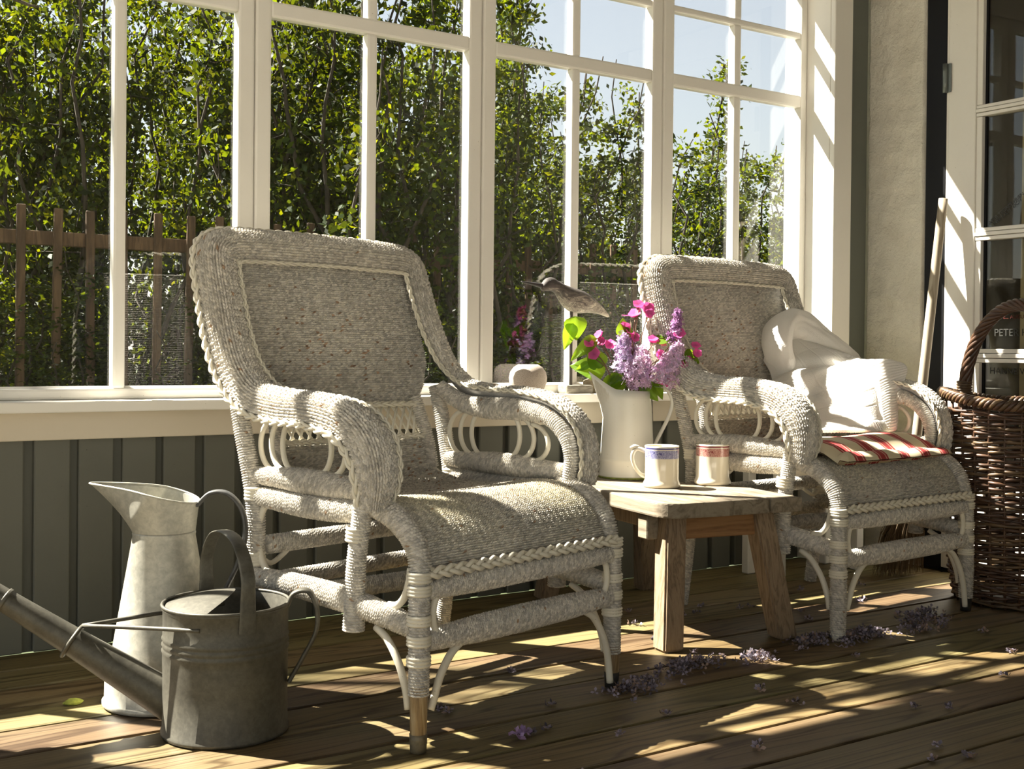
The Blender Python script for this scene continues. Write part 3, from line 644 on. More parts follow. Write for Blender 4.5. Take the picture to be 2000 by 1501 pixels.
for sx, sy in ((-1, -1), (1, -1), (-1, 1), (1, 1)):
    P0 = V3(sx * .135, sy * .285, TZ - .036); P1 = V3(sx * .178, sy * .345, 0.0)
    T_ = (P1 - P0); w = .031
    V = [];
    for P_, w_ in ((P0, w), (P1, w * .96)):
        for a, b in ((-1, -1), (1, -1), (1, 1), (-1, 1)): V.append(P_ + V3(a * w_, b * w_ * .95, 0))
    bm = bmesh.new(); bv = [bm.verts.new(v_) for v_ in V]
    for fidx in ((0, 1, 2, 3), (7, 6, 5, 4), (0, 4, 5, 1), (1, 5, 6, 2), (2, 6, 7, 3), (3, 7, 4, 0)): bm.faces.new([bv[i] for i in fidx])
    bmesh.ops.recalc_face_normals(bm, faces=bm.faces[:]); bmesh.ops.bevel(bm, geom=bm.edges[:], offset=.005, segments=2, affect='EDGES')
    me = bpy.data.meshes.new('leg'); bm.to_mesh(me); bm.free(); me.materials.append(M_leg); link('leg', me, tb)
for sy in (-1, 1): box('cross_bar', -.115, .115, sy * .285 - .022, sy * .285 + .022, TZ - .105, TZ - .042, M_rail, tb, .003)
for sx in (-1,): box('end_block', -.205, -.170, -.285 + .004, -.285 + .05, TZ - .105, TZ - .042, M_table, tb, .003)
box('side_bar', -.150, -.115, -.25, .25, TZ - .09, TZ - .041, M_leg, tb, .003)

# glazed mugs with a printed band
def mugmat(name, ink, wash):
    m, nt, p, N, L = nodes(name); tc = N.new('ShaderNodeTexCoord'); sep = N.new('ShaderNodeSeparateXYZ'); L.new(tc.outputs['Object'], sep.inputs[0])
    at = N.new('ShaderNodeMath'); at.operation = 'ARCTAN2'; L.new(sep.outputs[1], at.inputs[0]); L.new(sep.outputs[0], at.inputs[1])
    cb = N.new('ShaderNodeCombineXYZ'); mu = N.new('ShaderNodeMath'); mu.operation = 'MULTIPLY'; mu.inputs[1].default_value = .05; L.new(at.outputs[0], mu.inputs[0]); L.new(mu.outputs[0], cb.inputs[0]); L.new(sep.outputs[2], cb.inputs[1])
    # scroll pattern: thin contour lines of a noise field plus small blossoms
    n1 = noise(nt, 105, 2, .5, cb.outputs[0], 1.2); fr = N.new('ShaderNodeMath'); fr.operation = 'MULTIPLY'; fr.inputs[1].default_value = 6; L.new(n1.outputs['Fac'], fr.inputs[0])
    f2 = N.new('ShaderNodeMath'); f2.operation = 'FRACT'; L.new(fr.outputs[0], f2.inputs[0]); r1 = ramp(nt, [(.0, (1, 1, 1)), (.42, (.2, .2, .2)), (.5, (0, 0, 0)), (.9, (.1, .1, .1)), (1, (.9, .9, .9))]); L.new(f2.outputs[0], r1.inputs[0])
    vo = N.new('ShaderNodeTexVoronoi'); vo.inputs['Scale'].default_value = 62; L.new(cb.outputs[0], vo.inputs['Vector']); r2 = ramp(nt, [(.16, (1, 1, 1)), (.22, (0, 0, 0))]); L.new(vo.outputs['Distance'], r2.inputs[0])
    pat = mix(nt, r2.outputs[0], r1.outputs[0], (.85, .85, .85))
    zr = ramp(nt, [(0, (0, 0, 0)), (.705, (0, 0, 0)), (.712, (1, 1, 1)), (.905, (1, 1, 1)), (.912, (0, 0, 0))]); zs = N.new('ShaderNodeMath'); zs.operation = 'DIVIDE'; zs.inputs[1].default_value = .115; L.new(sep.outputs[2], zs.inputs[0]); L.new(zs.outputs[0], zr.inputs[0])
    # wavy lower edge
    rim = ramp(nt, [(.925, (0, 0, 0)), (.93, (1, 1, 1)), (.962, (1, 1, 1)), (.967, (0, 0, 0))]); L.new(zs.outputs[0], rim.inputs[0])
    rad = N.new('ShaderNodeMath'); rad.operation = 'POWER'; rad.inputs[1].default_value = 2; L.new(sep.outputs[0], rad.inputs[0])
    ry = N.new('ShaderNodeMath'); ry.operation = 'POWER'; ry.inputs[1].default_value = 2; L.new(sep.outputs[1], ry.inputs[0]); rs = N.new('ShaderNodeMath'); rs.operation = 'ADD'; L.new(rad.outputs[0], rs.inputs[0]); L.new(ry.outputs[0], rs.inputs[1])
    ou = N.new('ShaderNodeMath'); ou.operation = 'GREATER_THAN'; ou.inputs[1].default_value = .0459 ** 2; L.new(rs.outputs[0], ou.inputs[0])
    msk = mix(nt, 1.0, zr.outputs[0], pat, 'MULTIPLY'); wsh = mix(nt, zr.outputs[0], (.80, .75, .62), wash); c1 = mix(nt, msk, wsh, ink); c2 = mix(nt, rim.outputs[0], c1, tuple(np.array(ink) * .9 + .05)); c3 = mix(nt, ou.outputs[0], (.78, .72, .56), c2)
    L.new(c3, p.inputs['Base Color']); p.inputs['Roughness'].default_value = .12; p.inputs['Specular IOR Level'].default_value = .5; p.inputs['Coat Weight'].default_value = .3
    return m
M_mugcream = plain('cream_glaze', (.80, .75, .62), .12)
def mug(name, label, loc, hang, ink, wash):
    root = thing(name, label, 'mug', loc, 0, 'printed mugs on the plank table'); hgt = .115
    prof = [(0, .003), (.048, .0), (.0520, .004), (.0525, .009), (.0500, .015), (.0478, .022), (.0475, .06), (.0475, .11), (.0482, .1145), (.0472, .1155), (.0450, .1135), (.0448, .06), (.044, .015), (.03, .009), (0, .008)]
    V, F = lathe(prof, 56); link('body', mesh('mug', V, F, mugmat(name + '_print', ink, wash)), root)
    d = V3(math.cos(hang), math.sin(hang), 0)
    hp = [d * .045 + V3(0, 0, .098), d * .066 + V3(0, 0, .106), d * .078 + V3(0, 0, .098), d * .082 + V3(0, 0, .078), d * .074 + V3(0, 0, .054), d * .060 + V3(0, 0, .036), d * .046 + V3(0, 0, .028)]
    hd = link('handle', tubemesh('handle', hp, [.0062, .0062, .0058, .0052, .005, .005, .0058], M_mugcream, 10, n=28), root)
    tr = d * .082 + V3(0, 0, .104)
    link('thumb_rest', tubemesh('tr', [d * .062 + V3(0, 0, .111), d * .078 + V3(0, 0, .111), d * .088 + V3(0, 0, .107)], [.003, .0065, .003], M_mugcream, 8, n=8), hd)
    return root
Rh = V3(.834, -.552, 0)
angL = math.atan2(.552, -.834); angR = math.atan2(-.552, .834)
mug('cream_mug', 'cream mug with blue printed band, handle on the left', (2.192, -.522, TZ), angL - .1, (.035, .035, .22), (.42, .42, .60))
mug('cream_mug', 'cream mug with red printed band, handle on the right', (2.368, -.538, TZ), angR + .35, (.25, .025, .035), (.62, .36, .30))

# white enamel jug
M_enamel = paint('white_enamel', (.82, .80, .72), .18, dirt=(.10, .10, .03), damt=.2, sc=9, bmp=.02)
M_moss = plain('green_stained_rim', (.22, .25, .05), .8, var=.5, sc=80)
M_chip = plain('dark_chipped_seam', (.12, .11, .09), .5, .3, var=.5, sc=60)
JC = (2.268, -.275, TZ)
jug = thing('enamel_jug', 'tall white enamel jug filled with lilac and pink flowers', 'jug', JC)
prof = [(0, .004), (.078, .002), (.0835, .004), (.0845, .010), (.0825, .016), (.0815, .030), (.081, .050), (.0825, .055), (.0805, .060), (.078, .11), (.074, .18), (.0705, .235), (.0700, .262)]
V, F = lathe(prof + [(.0685, .262), (.070, .18), (.079, .05), (.0, .02)], 64)
# pull the rim out into a spout towards the left of the picture
sp = V3(-.834, .552, 0); V = V.copy(); a_ = (V[:, :2] @ sp[:2]) / (np.linalg.norm(V[:, :2], axis=1) + 1e-6)
wt = np.clip((a_ - .55) / .45, 0, 1) ** 1.6 * np.clip((V[:, 2] - .19) / .072, 0, 1) ** 1.5
V += wt[:, None] * (sp * .048 + V3(0, 0, .050)); V[:, 2] += np.clip((V[:, 2] - .2) / .06, 0, 1) * .004 * a_
link('body', mesh('jug', V, F, M_enamel), jug)
hp = [Rh * .066 + V3(0, 0, .250), Rh * .088 + V3(0, 0, .272), Rh * .118 + V3(0, 0, .262), Rh * .134 + V3(0, 0, .225), Rh * .122 + V3(0, 0, .180), Rh * .098 + V3(0, 0, .130), Rh * .078 + V3(0, 0, .090)]
Q, s_ = curve(hp, n=44); T_, N_, B_ = frames(Q, (0, 0, 1)); a = np.linspace(0, 2 * np.pi, 12, endpoint=False)
side_ = np.cross(T_, np.cross(V3(0, 0, 1), Rh)[None] * -1); dep = np.tile(np.cross(V3(0, 0, 1), Rh), (len(Q), 1))
V = Q[:, None] + .0055 * np.cos(a)[None, :, None] * np.cross(T_, dep)[:, None] + .0135 * np.sin(a)[None, :, None] * dep[:, None]
link('handle', mesh('handle', V, gridF(len(Q), 12, True), M_enamel), jug)
link('seam', tubemesh('seam', [Rh * .0712 + V3(0, 0, .255), Rh * .0745 + V3(0, 0, .18), Rh * .0785 + V3(0, 0, .10), Rh * .0815 + V3(0, 0, .055)], .0022, M_chip, 6, n=20), jug)
V, F = lathe([(.0795, 0.0), (.0850, .001), (.0852, .0048), (.0845, .0062)], 64); link('base_rim', mesh('rim', V, F, M_moss), jug)

# flowers
M_lilac = leafmat('lilac_florets', (1, 1, 1), (1, 1, 1), True, .6, .35); M_pink = leafmat('pink_campion', (1, 1, 1), (1, 1, 1), True, .6, .4)
M_leafg = leafmat('lilac_leaf', (.10, .20, .018), (.32, .48, .02), True, .35, .5)
M_stem = plain('red_brown_stem', (.16, .07, .04), .6); M_stemg = plain('green_stem', (.12, .2, .04), .6); M_calyx = plain('dark_red_calyx', (.13, .025, .02), .6)
def florets(centres, normals_, size, cols, petals=4, cup=.25, seed=0, pw=.36):
    """many little star flowers as one mesh: each petal one quad"""
    r = np.random.default_rng(seed); Vs, Fs, Cs = [], [], []; o = 0
    for c_, n_, col in zip(centres, normals_, cols):
        n_ = n_ / (np.linalg.norm(n_) + 1e-9); t = np.cross(n_, r.normal(size=3)); t /= np.linalg.norm(t); b = np.cross(n_, t); sz = size * r.uniform(.8, 1.2)
        for k in range(petals):
            a = 2 * np.pi * k / petals; d = t * math.cos(a) + b * math.sin(a); e = np.cross(n_, d)
            Vs += [c_, c_ + d * sz * .6 + e * sz * pw + n_ * sz * cup * .6, c_ + d * sz + n_ * sz * cup, c_ + d * sz * .6 - e * sz * pw + n_ * sz * cup * .6]
            Fs.append((o, o + 1, o + 2, o + 3)); o += 4; Cs += [col * .75, col, col * 1.1, col]
    return np.array(Vs), np.array(Fs), np.array(Cs)
def leaf_mesh(L_, W_, fold=.25, curl=.3, seed=0, heart=True):
    r = np.random.default_rng(seed); n = 12; t = np.linspace(0, 1, n)
    w = W_ * (np.sin(np.pi * t ** .62) ** .8 * (1 - .25 * t)) ; w[0] = W_ * .06; w[-1] = 0
    q = np.linspace(-1, 1, 7); x = t[:, None] * L_ * np.ones(7)[None]; yv = w[:, None] * q[None]; z = np.abs(yv) * fold - curl * L_ * (t[:, None] ** 2) + .03 * L_ * np.sin(t * 9 + seed)[:, None] * q[None] ** 2
    V = np.stack([x, yv, z], -1); c = (.85 + .3 * r.random()) * np.ones((n, 7, 1)) * np.array([1, 1, 1.]); c[:, 3] *= 1.25
    return mesh('leaf', V, gridF(n, 7), M_leafg, True, c.reshape(-1, 3))
def place_leaf(parent, base, dirv, L_, W_, seed, twist=0.0, off=(0, 0, 0)):
    d = np.array(dirv, float); d /= np.linalg.norm(d); up = V3(-.45, -.75, .5); up = up - d * (d @ up)
    if np.linalg.norm(up) < 1e-3: up = V3(1, 0, 0)
    up /= np.linalg.norm(up); s = np.cross(up, d)
    m = Matrix([[d[i], s[i], up[i], base[i] - off[i]] for i in range(3)] + [[0, 0, 0, 1]]) @ Matrix.Rotation(twist, 4, 'X')
    o = link('leaf', leaf_mesh(L_, W_, seed=seed), parent); o.matrix_local = m; return o
MOUTH = V3(JC[0], JC[1], TZ + .255)
def lean(P):
    """the bouquet leans out over the table, its right side most"""
    P = np.array(P, float); t = np.clip((P[..., 0] - 2.32) / .12, 0, 1); return P - Fh * (.085 + .075 * t * t * (3 - 2 * t))[..., None] if P.ndim > 1 else P - Fh * (.085 + .075 * t * t * (3 - 2 * t))
def panicle(label, base, tip, rad, n, seed, tone, leaves):
    base, tip = lean(base), lean(tip)
    rt = thing('lilac_sprig', label, 'flower', tuple(MOUTH), 0, 'lilac sprigs in the jug'); off = MOUTH; r = np.random.default_rng(seed)
    foot = MOUTH + V3(0, 0, -.10) + (base - MOUTH) * V3(.15, .15, 0)
    mid = MOUTH + (base - MOUTH) * V3(.5, .5, .45)
    link('stem', tubemesh('stem', np.array([foot, mid, base, (base + tip) / 2, tip]) - off, [.003, .003, .0025, .0018, .001], M_stemg, 6, n=20), rt)
    ax = tip - base; Ln = np.linalg.norm(ax); ax /= Ln; u = np.cross(ax, V3(.3, .2, 1)); u /= np.linalg.norm(u); w = np.cross(ax, u)
    t = r.random(n) ** .8; env = rad * (1 - t) ** .55 * np.clip(t / .12, .35, 1); a = r.uniform(0, 6.28, n); q = np.sqrt(r.uniform(.35, 1, n))
    rd = np.cos(a)[:, None] * u + np.sin(a)[:, None] * w; Cc = base + ax * (t * Ln)[:, None] + rd * (env * q)[:, None]; Nn = rd + ax * .35 + r.normal(size=(n, 3)) * .35
    c = np.array(tone) * r.uniform(.65, 1.35, (n, 1)) * (1 + r.normal(size=(n, 3)) * .05)
    V, F, Cl = florets(Cc, Nn, .0085, c, 4, .12, seed); V2, F2, C2 = florets(Cc - Nn / np.linalg.norm(Nn, axis=1)[:, None] * .004 + r.normal(size=(n, 3)) * .006, Nn + r.normal(size=(n, 3)) * .4, .0075, c * .8, 4, .15, seed + 1)
    V, F, Cl = join([(V, F, Cl), (V2, F2, C2)])
    tag(link('blossom', mesh('blossom', V - off, F, M_lilac, False, Cl), rt), 'cluster of small lilac florets', kind='stuff')
    for k, (b_, d_, L_, W_) in enumerate(leaves): place_leaf(rt, lean(b_), d_, L_, W_, seed * 7 + k, r.uniform(-.6, .6), off)
    return rt
LT = (.82, .60, .80)
panicle('broad mauve lilac cluster at the front of the jug', (2.345, -.215, .635), (2.352, -.225, .765), .060, 460, 1, LT, [((2.31, -.195, .672), (-.75, .35, -.45), .085, .026), ((2.34, -.245, .660), (.3, -.5, -.75), .07, .026), ((2.37, -.25, .655), (.5, -.4, -.7), .055, .022)])
panicle('mauve lilac cluster leaning right over the jug rim', (2.405, -.250, .650), (2.442, -.275, .775), .056, 380, 2, LT, [((2.455, -.27, .745), (.75, -.4, -.55), .085, .034), ((2.435, -.27, .675), (.75, -.45, -.6), .085, .032)])
panicle('upright dark purple lilac spike at the top right of the bouquet', (2.440, -.250, .770), (2.452, -.256, .875), .024, 120, 3, (.50, .26, .50), [((2.39, -.23, .775), (.75, -.4, .5), .075, .026), ((2.31, -.185, .79), (.15, .05, .8), .065, .030)])
panicle('small pale lilac cluster at the left of the bouquet', (2.305, -.190, .685), (2.305, -.195, .80), .040, 200, 4, (.78, .62, .86), [((2.275, -.145, .690), (-.85, .5, .25), .105, .044), ((2.265, -.14, .70), (-.4, .25, .75), .075, .034), ((2.20, -.09, .855), (.1, .0, -1), .075, .038), ((2.195, -.085, .835), (-.25, .1, -1), .085, .024), ((2.255, -.13, .79), (-.8, .45, -.65), .105, .026), ((2.235, -.118, .715), (-.8, .45, -.6), .05, .014)])
panicle('lilac tip half hidden behind the pink campions', (2.345, -.165, .72), (2.352, -.160, .80), .030, 110, 5, (.58, .34, .60), [((2.295, -.185, .685), (-.7, .3, -.6), .095, .022), ((2.300, -.19, .675), (-.35, .1, -.9), .065, .028)])
def campion(label, pos, seed):
    pos = lean(pos); rt = thing('campion_stem', label, 'flower', tuple(MOUTH), 0, 'pink campions in the jug'); r = np.random.default_rng(seed + 50); off = MOUTH
    foot = MOUTH + V3(0, 0, -.08) + (pos - MOUTH) * V3(.1, .1, 0); mid = MOUTH + (pos - MOUTH) * V3(.55, .55, .5)
    link('stem', tubemesh('stem', np.array([foot, mid, pos - V3(0, 0, .012)]) - off, [.0022, .0018, .0014], M_stem, 6, n=16), rt)
    outd = (pos - MOUTH) * V3(1, 1, .3) + V3(-.11, -.16, .05) + r.normal(size=3) * .05; outd /= np.linalg.norm(outd)
    V, F = lathe([(0, -.016), (.004, -.013), (.0062, -.006), (.0058, 0), (.004, .003)], 12)
    q = Vector(outd).to_track_quat('Z', 'Y').to_matrix(); Vq = V @ np.array(q).T + pos
    link('calyx', mesh('calyx', Vq - off, F, M_calyx), rt)
    c = np.array((.86, .15, .46)) * r.uniform(.8, 1.15)
    V, F, C = florets([pos + outd * .003, pos + outd * .004], [outd, outd + r.normal(size=3) * .25], .0185, [c, c * .9], 5, .15, seed, .62)
    if seed % 3 != 1:
        p2 = pos + V3(*(r.normal(size=3) * .012)) + V3(0, 0, -.010); d2 = outd + r.normal(size=3) * .5; V2, F2, C2 = florets([p2 + outd * .002, p2 + outd * .003], [d2, d2 + r.normal(size=3) * .3], .0145, [c * .95, c * .85], 5, .15, seed + 9, .6); V, F, C = join([(V, F, C), (V2, F2, C2)])
    link('petals', mesh('petals', V - off, F, M_pink, False, C), rt)
    return rt
CP = [(2.237, -.118, .771, 'leftmost pink campion, level with the lilac tops'), (2.247, -.128, .741, 'low pink campion at the left edge of the bouquet'), (2.266, -.137, .778, 'pink campion just right of the leftmost one'), (2.286, -.155, .769, 'pink campion beside the small pale lilac cluster'), (2.262, -.130, .799, 'pink campion bud high on the left of the bouquet'), (2.345, -.195, .793, 'full pink campion above the broad lilac cluster'), (2.388, -.222, .785, 'full pink campion right above the lilac clusters'), (2.358, -.195, .888, 'topmost pink campion on the tall stem, left of the pair'), (2.380, -.210, .879, 'topmost pink campion on the tall stem, right of the pair'), (2.350, -.190, .862, 'pink campion just below the topmost pair'), (2.449, -.262, .803, 'pink campion in front of the upright purple spike'), (2.497, -.287, .746, 'rightmost pink campion, drooping over the chair'), (2.474, -.272, .725, 'low pink campion on the right under the drooping one'), (2.400, -.238, .743, 'pink campion between the two lilac clusters'), (2.325, -.174, .820, 'pink campion bud above the small pale cluster'), (2.405, -.245, .668, 'pink campion low at the jug rim on the right')]
for k, (a, b, c, lb) in enumerate(CP): campion(lb, (a, b, c), k)

# ================================================================== THINGS ON THE SILL
SZ = .6165
M_bird, nt, p, N, L = nodes('worn_painted_bird_wood')
v = mapping(nt, (6, 22, 22)); n = noise(nt, 3.2, 5, .65, v, 1.0); v2 = mapping(nt); sepz = N.new('ShaderNodeSeparateXYZ'); L.new(v2, sepz.inputs[0])
hz_ = N.new('ShaderNodeMath'); hz_.operation = 'MULTIPLY_ADD'; hz_.inputs[1].default_value = 5.0; hz_.inputs[2].default_value = -1.40; L.new(sepz.outputs[2], hz_.inputs[0]); sm_ = N.new('ShaderNodeMath'); sm_.operation = 'ADD'; L.new(hz_.outputs[0], sm_.inputs[0]); L.new(n.outputs['Fac'], sm_.inputs[1])
r = ramp(nt, [(.34, (.52, .46, .36)), (.40, (.10, .085, .07)), (.44, (.50, .44, .35)), (.50, (.12, .10, .085)), (.55, (.34, .29, .23)), (.62, (.12, .10, .085)), (.85, (.055, .045, .04))]); L.new(sm_.outputs[0], r.inputs[0]); L.new(r.outputs[0], p.inputs['Base Color']); p.inputs['Roughness'].default_value = .7; bump(nt, p, n.outputs['Fac'], .3, .004)
bird = thing('wooden_bird', 'carved wooden shorebird with a long dark beak on a rod', 'bird figure', (2.238, -.028, SZ))
# body stations along x: (x, z centre, half height, half width) relative to the rod foot
st = np.array([(-.118, .330, .004, .004), (-.112, .332, .014, .012), (-.098, .340, .021, .017), (-.078, .342, .0235, .019), (-.060, .334, .0235, .020), (-.045, .322, .030, .024), (-.025, .308, .038, .030), (0, .298, .042, .034), (.030, .293, .040, .034), (.060, .288, .033, .028), (.090, .278, .024, .020), (.118, .265, .015, .013), (.140, .252, .008, .007), (.150, .246, .002, .002)])
t_ = np.linspace(0, 1, 60); st2 = catmull(st, 60); a = np.linspace(0, 2 * np.pi, 24, endpoint=False)
V = np.stack([np.broadcast_to(st2[:, 0, None], (60, 24)), st2[:, 3, None] * np.cos(a), st2[:, 1, None] + st2[:, 2, None] * np.sin(a) * np.where(np.sin(a) > 0, .85, 1.0)], -1)
link('body', mesh('body', V, gridF(60, 24, True), M_bird), bird)
link('beak', tubemesh('beak', [(-.112, 0, .333), (-.15, 0, .339), (-.192, 0, .344)], [.0085, .005, .0018], plain('dark_beak_wood', (.035, .03, .028), .5), 10, n=10), bird)
for sy in (-1, 1):
    V, F = lathe([(0, .0028), (.002, .002), (.0028, 0), (0, -.001)], 10); o = link('eye', mesh('eye', V, F, plain('dark_eye', (.02, .018, .016), .2)), bird, (-.092, sy * .0165, .350)); o.rotation_euler = (sy * -math.pi / 2, 0, 0)
link('rod', tubemesh('rod', [(0, 0, .02), (-.001, 0, .14), (0, 0, .28)], .0052, plain('dark_rod_wood', (.06, .05, .04), .6, var=.3), 10, n=8), bird)
link('base_block', prism([(-.036, -.030), (.064, -.034), (.064, .022), (-.036, .022)], 0, .027, .006, wood('grey_block_wood', [(.2, (.10, .09, .07)), (1, (.32, .29, .23))], (3, 14, 14), .8, 4), 'base'), bird)
M_stone, nt, p, N, L = nodes('speckled_stone'); v = mapping(nt); n = noise(nt, 620, 1, .5, v); r = ramp(nt, [(.30, (.07, .06, .055)), (.36, (.46, .385, .315)), (.7, (.56, .48, .41))]); L.new(n.outputs['Fac'], r.inputs[0]); L.new(r.outputs[0], p.inputs['Base Color']); p.inputs['Roughness'].default_value = .75
V, F = lathe([(0, 0), (.034, .001), (.048, .012), (.0575, .034), (.0590, .050), (.055, .068), (.045, .082), (.033, .0895), (.030, .091), (.0275, .0895), (.028, .06), (0, .03)], 48)
tag(link('stone_vase', mesh('vase', V, F, M_stone), None, (2.079, -.022, SZ)), 'round speckled stone vase on the sill behind the near chair arm', 'vase')
def rock(name, label, loc, size, seed, c):
    bm = bmesh.new(); bmesh.ops.create_icosphere(bm, subdivisions=4, radius=1.0); V = np.array([v_.co[:] for v_ in bm.verts]); V *= (1 + .22 * sm(V, seed, 1.6, 3))[:, None]; V = V * np.array(size)
    V[:, 2] = np.maximum(V[:, 2], -size[2] * .75); V[:, 2] -= V[:, 2].min()
    for v_, c_ in zip(bm.verts, V): v_.co = c_
    me = bpy.data.meshes.new(name); bm.to_mesh(me); bm.free(); me.materials.append(plain(name + '_stone', c, .9, var=.45, sc=45)); me.polygons.foreach_set('use_smooth', np.ones(len(me.polygons), bool))
    return tag(link(name, me, None, loc), label, 'stone')
rock('rough_stone', 'rough brown stone on the sill between wooden bird and jug', (2.335, -.010, SZ), (.032, .022, .030), 3, (.30, .25, .16))

# ================================================================== GALVANISED PITCHER AND WATERING CAN
def galv(name, c, dark, sc=9):
    m, nt, p, N, L = nodes(name); v = mapping(nt); n = noise(nt, sc, 6, .7, v); n2 = noise(nt, sc * 7, 4, .65, v, .5)
    r = ramp(nt, [(.30, dark), (.62, c)]); L.new(n.outputs['Fac'], r.inputs[0]); r2 = ramp(nt, [(.35, (.6, .6, .58)), (.7, (1.15, 1.15, 1.12))]); L.new(n2.outputs['Fac'], r2.inputs[0])
    L.new(mix(nt, .55, r.outputs[0], mix(nt, 1.0, r.outputs[0], r2.outputs[0], 'MULTIPLY')), p.inputs['Base Color']); p.inputs['Metallic'].default_value = .35; p.inputs['Roughness'].default_value = .52
    bump(nt, p, n2.outputs['Fac'], .06, .003); return m
M_galv = galv('bright_galvanised_steel', (.58, .56, .48), (.42, .41, .35)); M_galvd = galv('dull_galvanised_steel', (.125, .117, .092), (.075, .070, .055), 14)
M_galvh = galv('dark_handle_steel', (.12, .12, .115), (.07, .07, .07))
def strap(pts, wid, thk, widthdir, mat, name, n=60, m=12):
    Q, _ = curve(pts, n=n); T_ = np.gradient(Q, axis=0); T_ /= np.linalg.norm(T_, axis=1)[:, None]; W_ = np.tile(np.asarray(widthdir, float) / np.linalg.norm(widthdir), (n, 1)); Nn = np.cross(T_, W_); Nn /= np.linalg.norm(Nn, axis=1)[:, None]
    a = np.linspace(0, 2 * np.pi, m, endpoint=False); ca, sa = np.cos(a), np.sin(a); ca = np.sign(ca) * np.abs(ca) ** .6; sa = np.sign(sa) * np.abs(sa) ** .8
    wd = np.interp(np.linspace(0, 1, n), np.linspace(0, 1, len(wid)), wid) if np.ndim(wid) else np.full(n, wid)
    V = Q[:, None] + (wd[:, None] * ca[None])[..., None] * W_[:, None] + thk * sa[None, :, None] * Nn[:, None]
    return mesh(name, V, gridF(n, m, True), mat)
pit = thing('galvanised_pitcher', 'tall pale galvanised pitcher with flared spout behind the watering can', 'pitcher', (.789, -.551, 0))
V, F = lathe([(0, .004), (.119, .001), (.1235, .004), (.1235, .011), (.119, .014), (.1185, .050), (.1165, .056), (.113, .062), (.0645, .352), (.0655, .357), (.0645, .362), (.058, .352), (.10, .07), (.10, .02), (0, .012)], 72)
link('body', mesh('body', V, F, M_galv), pit)
nA, nZ = 96, 22; a = np.linspace(0, 2 * np.pi, nA, endpoint=False); e = np.cos(a)          # e=1 towards the spout (picture left)
spd = V3(-.834, .552, 0); spl = V3(-.552, -.834, 0)
tt = np.linspace(0, 1, nZ)[:, None]; front = np.clip(e, 0, 1)[None] ** 2.2; back_ = np.clip(-e, 0, 1)[None]
rad = .0640 + tt * (.006 + .006 * np.clip(np.abs(np.sin(a))[None], 0, 1)) + front * (.088 * tt ** 1.3)
lat = np.where(np.abs(np.sin(a))[None] > 0, 1 - .35 * front * tt, 1)
zt = .357 + tt * (.084 + .019 * e[None])
V = (rad * np.cos(a)[None])[..., None] * spd + (np.minimum(rad, .078) * np.sin(a)[None] * lat)[..., None] * spl; V[..., 2] = zt
Vin = V.copy(); c_ = V3(0, 0, 0); Vin[..., :2] *= .975
col_ = np.concatenate([V, Vin[::-1]]); link('collar', mesh('collar', col_, gridF(2 * nZ, nA, True), M_galv), pit)
rimP = np.concatenate([V[-1], V[-1][:2]]); Vr, Fr = tube(rimP, .0024, 8, False); link('rolled_rim', mesh('rim', Vr, Fr, M_galv), pit)
hd = [(.069, .415), (.098, .442), (.135, .440), (.165, .405), (.172, .350), (.155, .290), (.130, .235), (.108, .180)]
link('handle', strap([Rh * a_ + V3(0, 0, z_) for a_, z_ in hd], .0125, .0045, spl, M_galvh, 'handle'), pit)

can = thing('watering_can', 'dull galvanised watering can with long spout, front left on the deck', 'watering can', (.833, -.805, 0))
phi = math.radians(3); lng = V3(-.834 * math.cos(phi) - .552 * math.sin(phi), .552 * math.cos(phi) - .834 * math.sin(phi), 0); lng /= np.linalg.norm(lng); sht = V3(-lng[1], lng[0], 0)   # lng: towards the spout
def oval(prof, A_, B_, m=80):
    a = np.linspace(0, 2 * np.pi, m, endpoint=False); out = []
    for k_, z_ in prof: out.append((A_ * k_) * np.cos(a)[:, None] * lng + (B_ * k_) * np.sin(a)[:, None] * sht + V3(0, 0, z_))
    return np.array(out), gridF(len(prof), m, True)
CA, CB = .120, .124
hdv = Rh * .52 - V3(.552, .834, 0) * .854
V, F = oval([(0, .004), (.985, .001), (1.02, .002), (1.025, .008), (1.0, .011), (.995, .10), (1.0, .145), (1.0, .160), (1.018, .164), (1.0, .168), (1.0, .172), (1.018, .176), (1.0, .180), (1.0, .184), (1.018, .188), (1.0, .192), (1.0, .240), (1.018, .244), (1.022, .249), (1.01, .252), (.985, .248), (.975, .12), (.97, .02), (0, .015)], CA, CB)
link('body', mesh('body', V, F, M_galvd), can)
# half lid on the spout side, slightly domed, with a curved opening edge
nu, nv = 40, 24; u = np.linspace(-1, 1, nu); vv = np.linspace(0, 1, nv)
edge = -.12 + .30 * u ** 2
xx = edge[None] + (np.sqrt(np.clip(1 - u ** 2, 0, 1))[None] * .99 - edge[None]) * vv[:, None]; xx = np.maximum(xx, edge[None]); yy = np.broadcast_to(u[None] * .985, xx.shape)
rr_ = np.sqrt(xx ** 2 + yy ** 2); zz = .247 + .024 * np.clip(1 - rr_ ** 2, 0, 1) - .0 * vv[:, None]
V = xx[..., None] * CA * lng + yy[..., None] * CB * sht; V[..., 2] = zz
link('half_lid', mesh('lid', V, gridF(nv, nu), M_galvd), can)
link('rolled_rim', mesh('rim', *tube(np.concatenate([oval([(1.01, .251)], CA, CB)[0][0], oval([(1.01, .251)], CA, CB)[0][0][:2]]), .0034, 8, False), M_galvd), can)
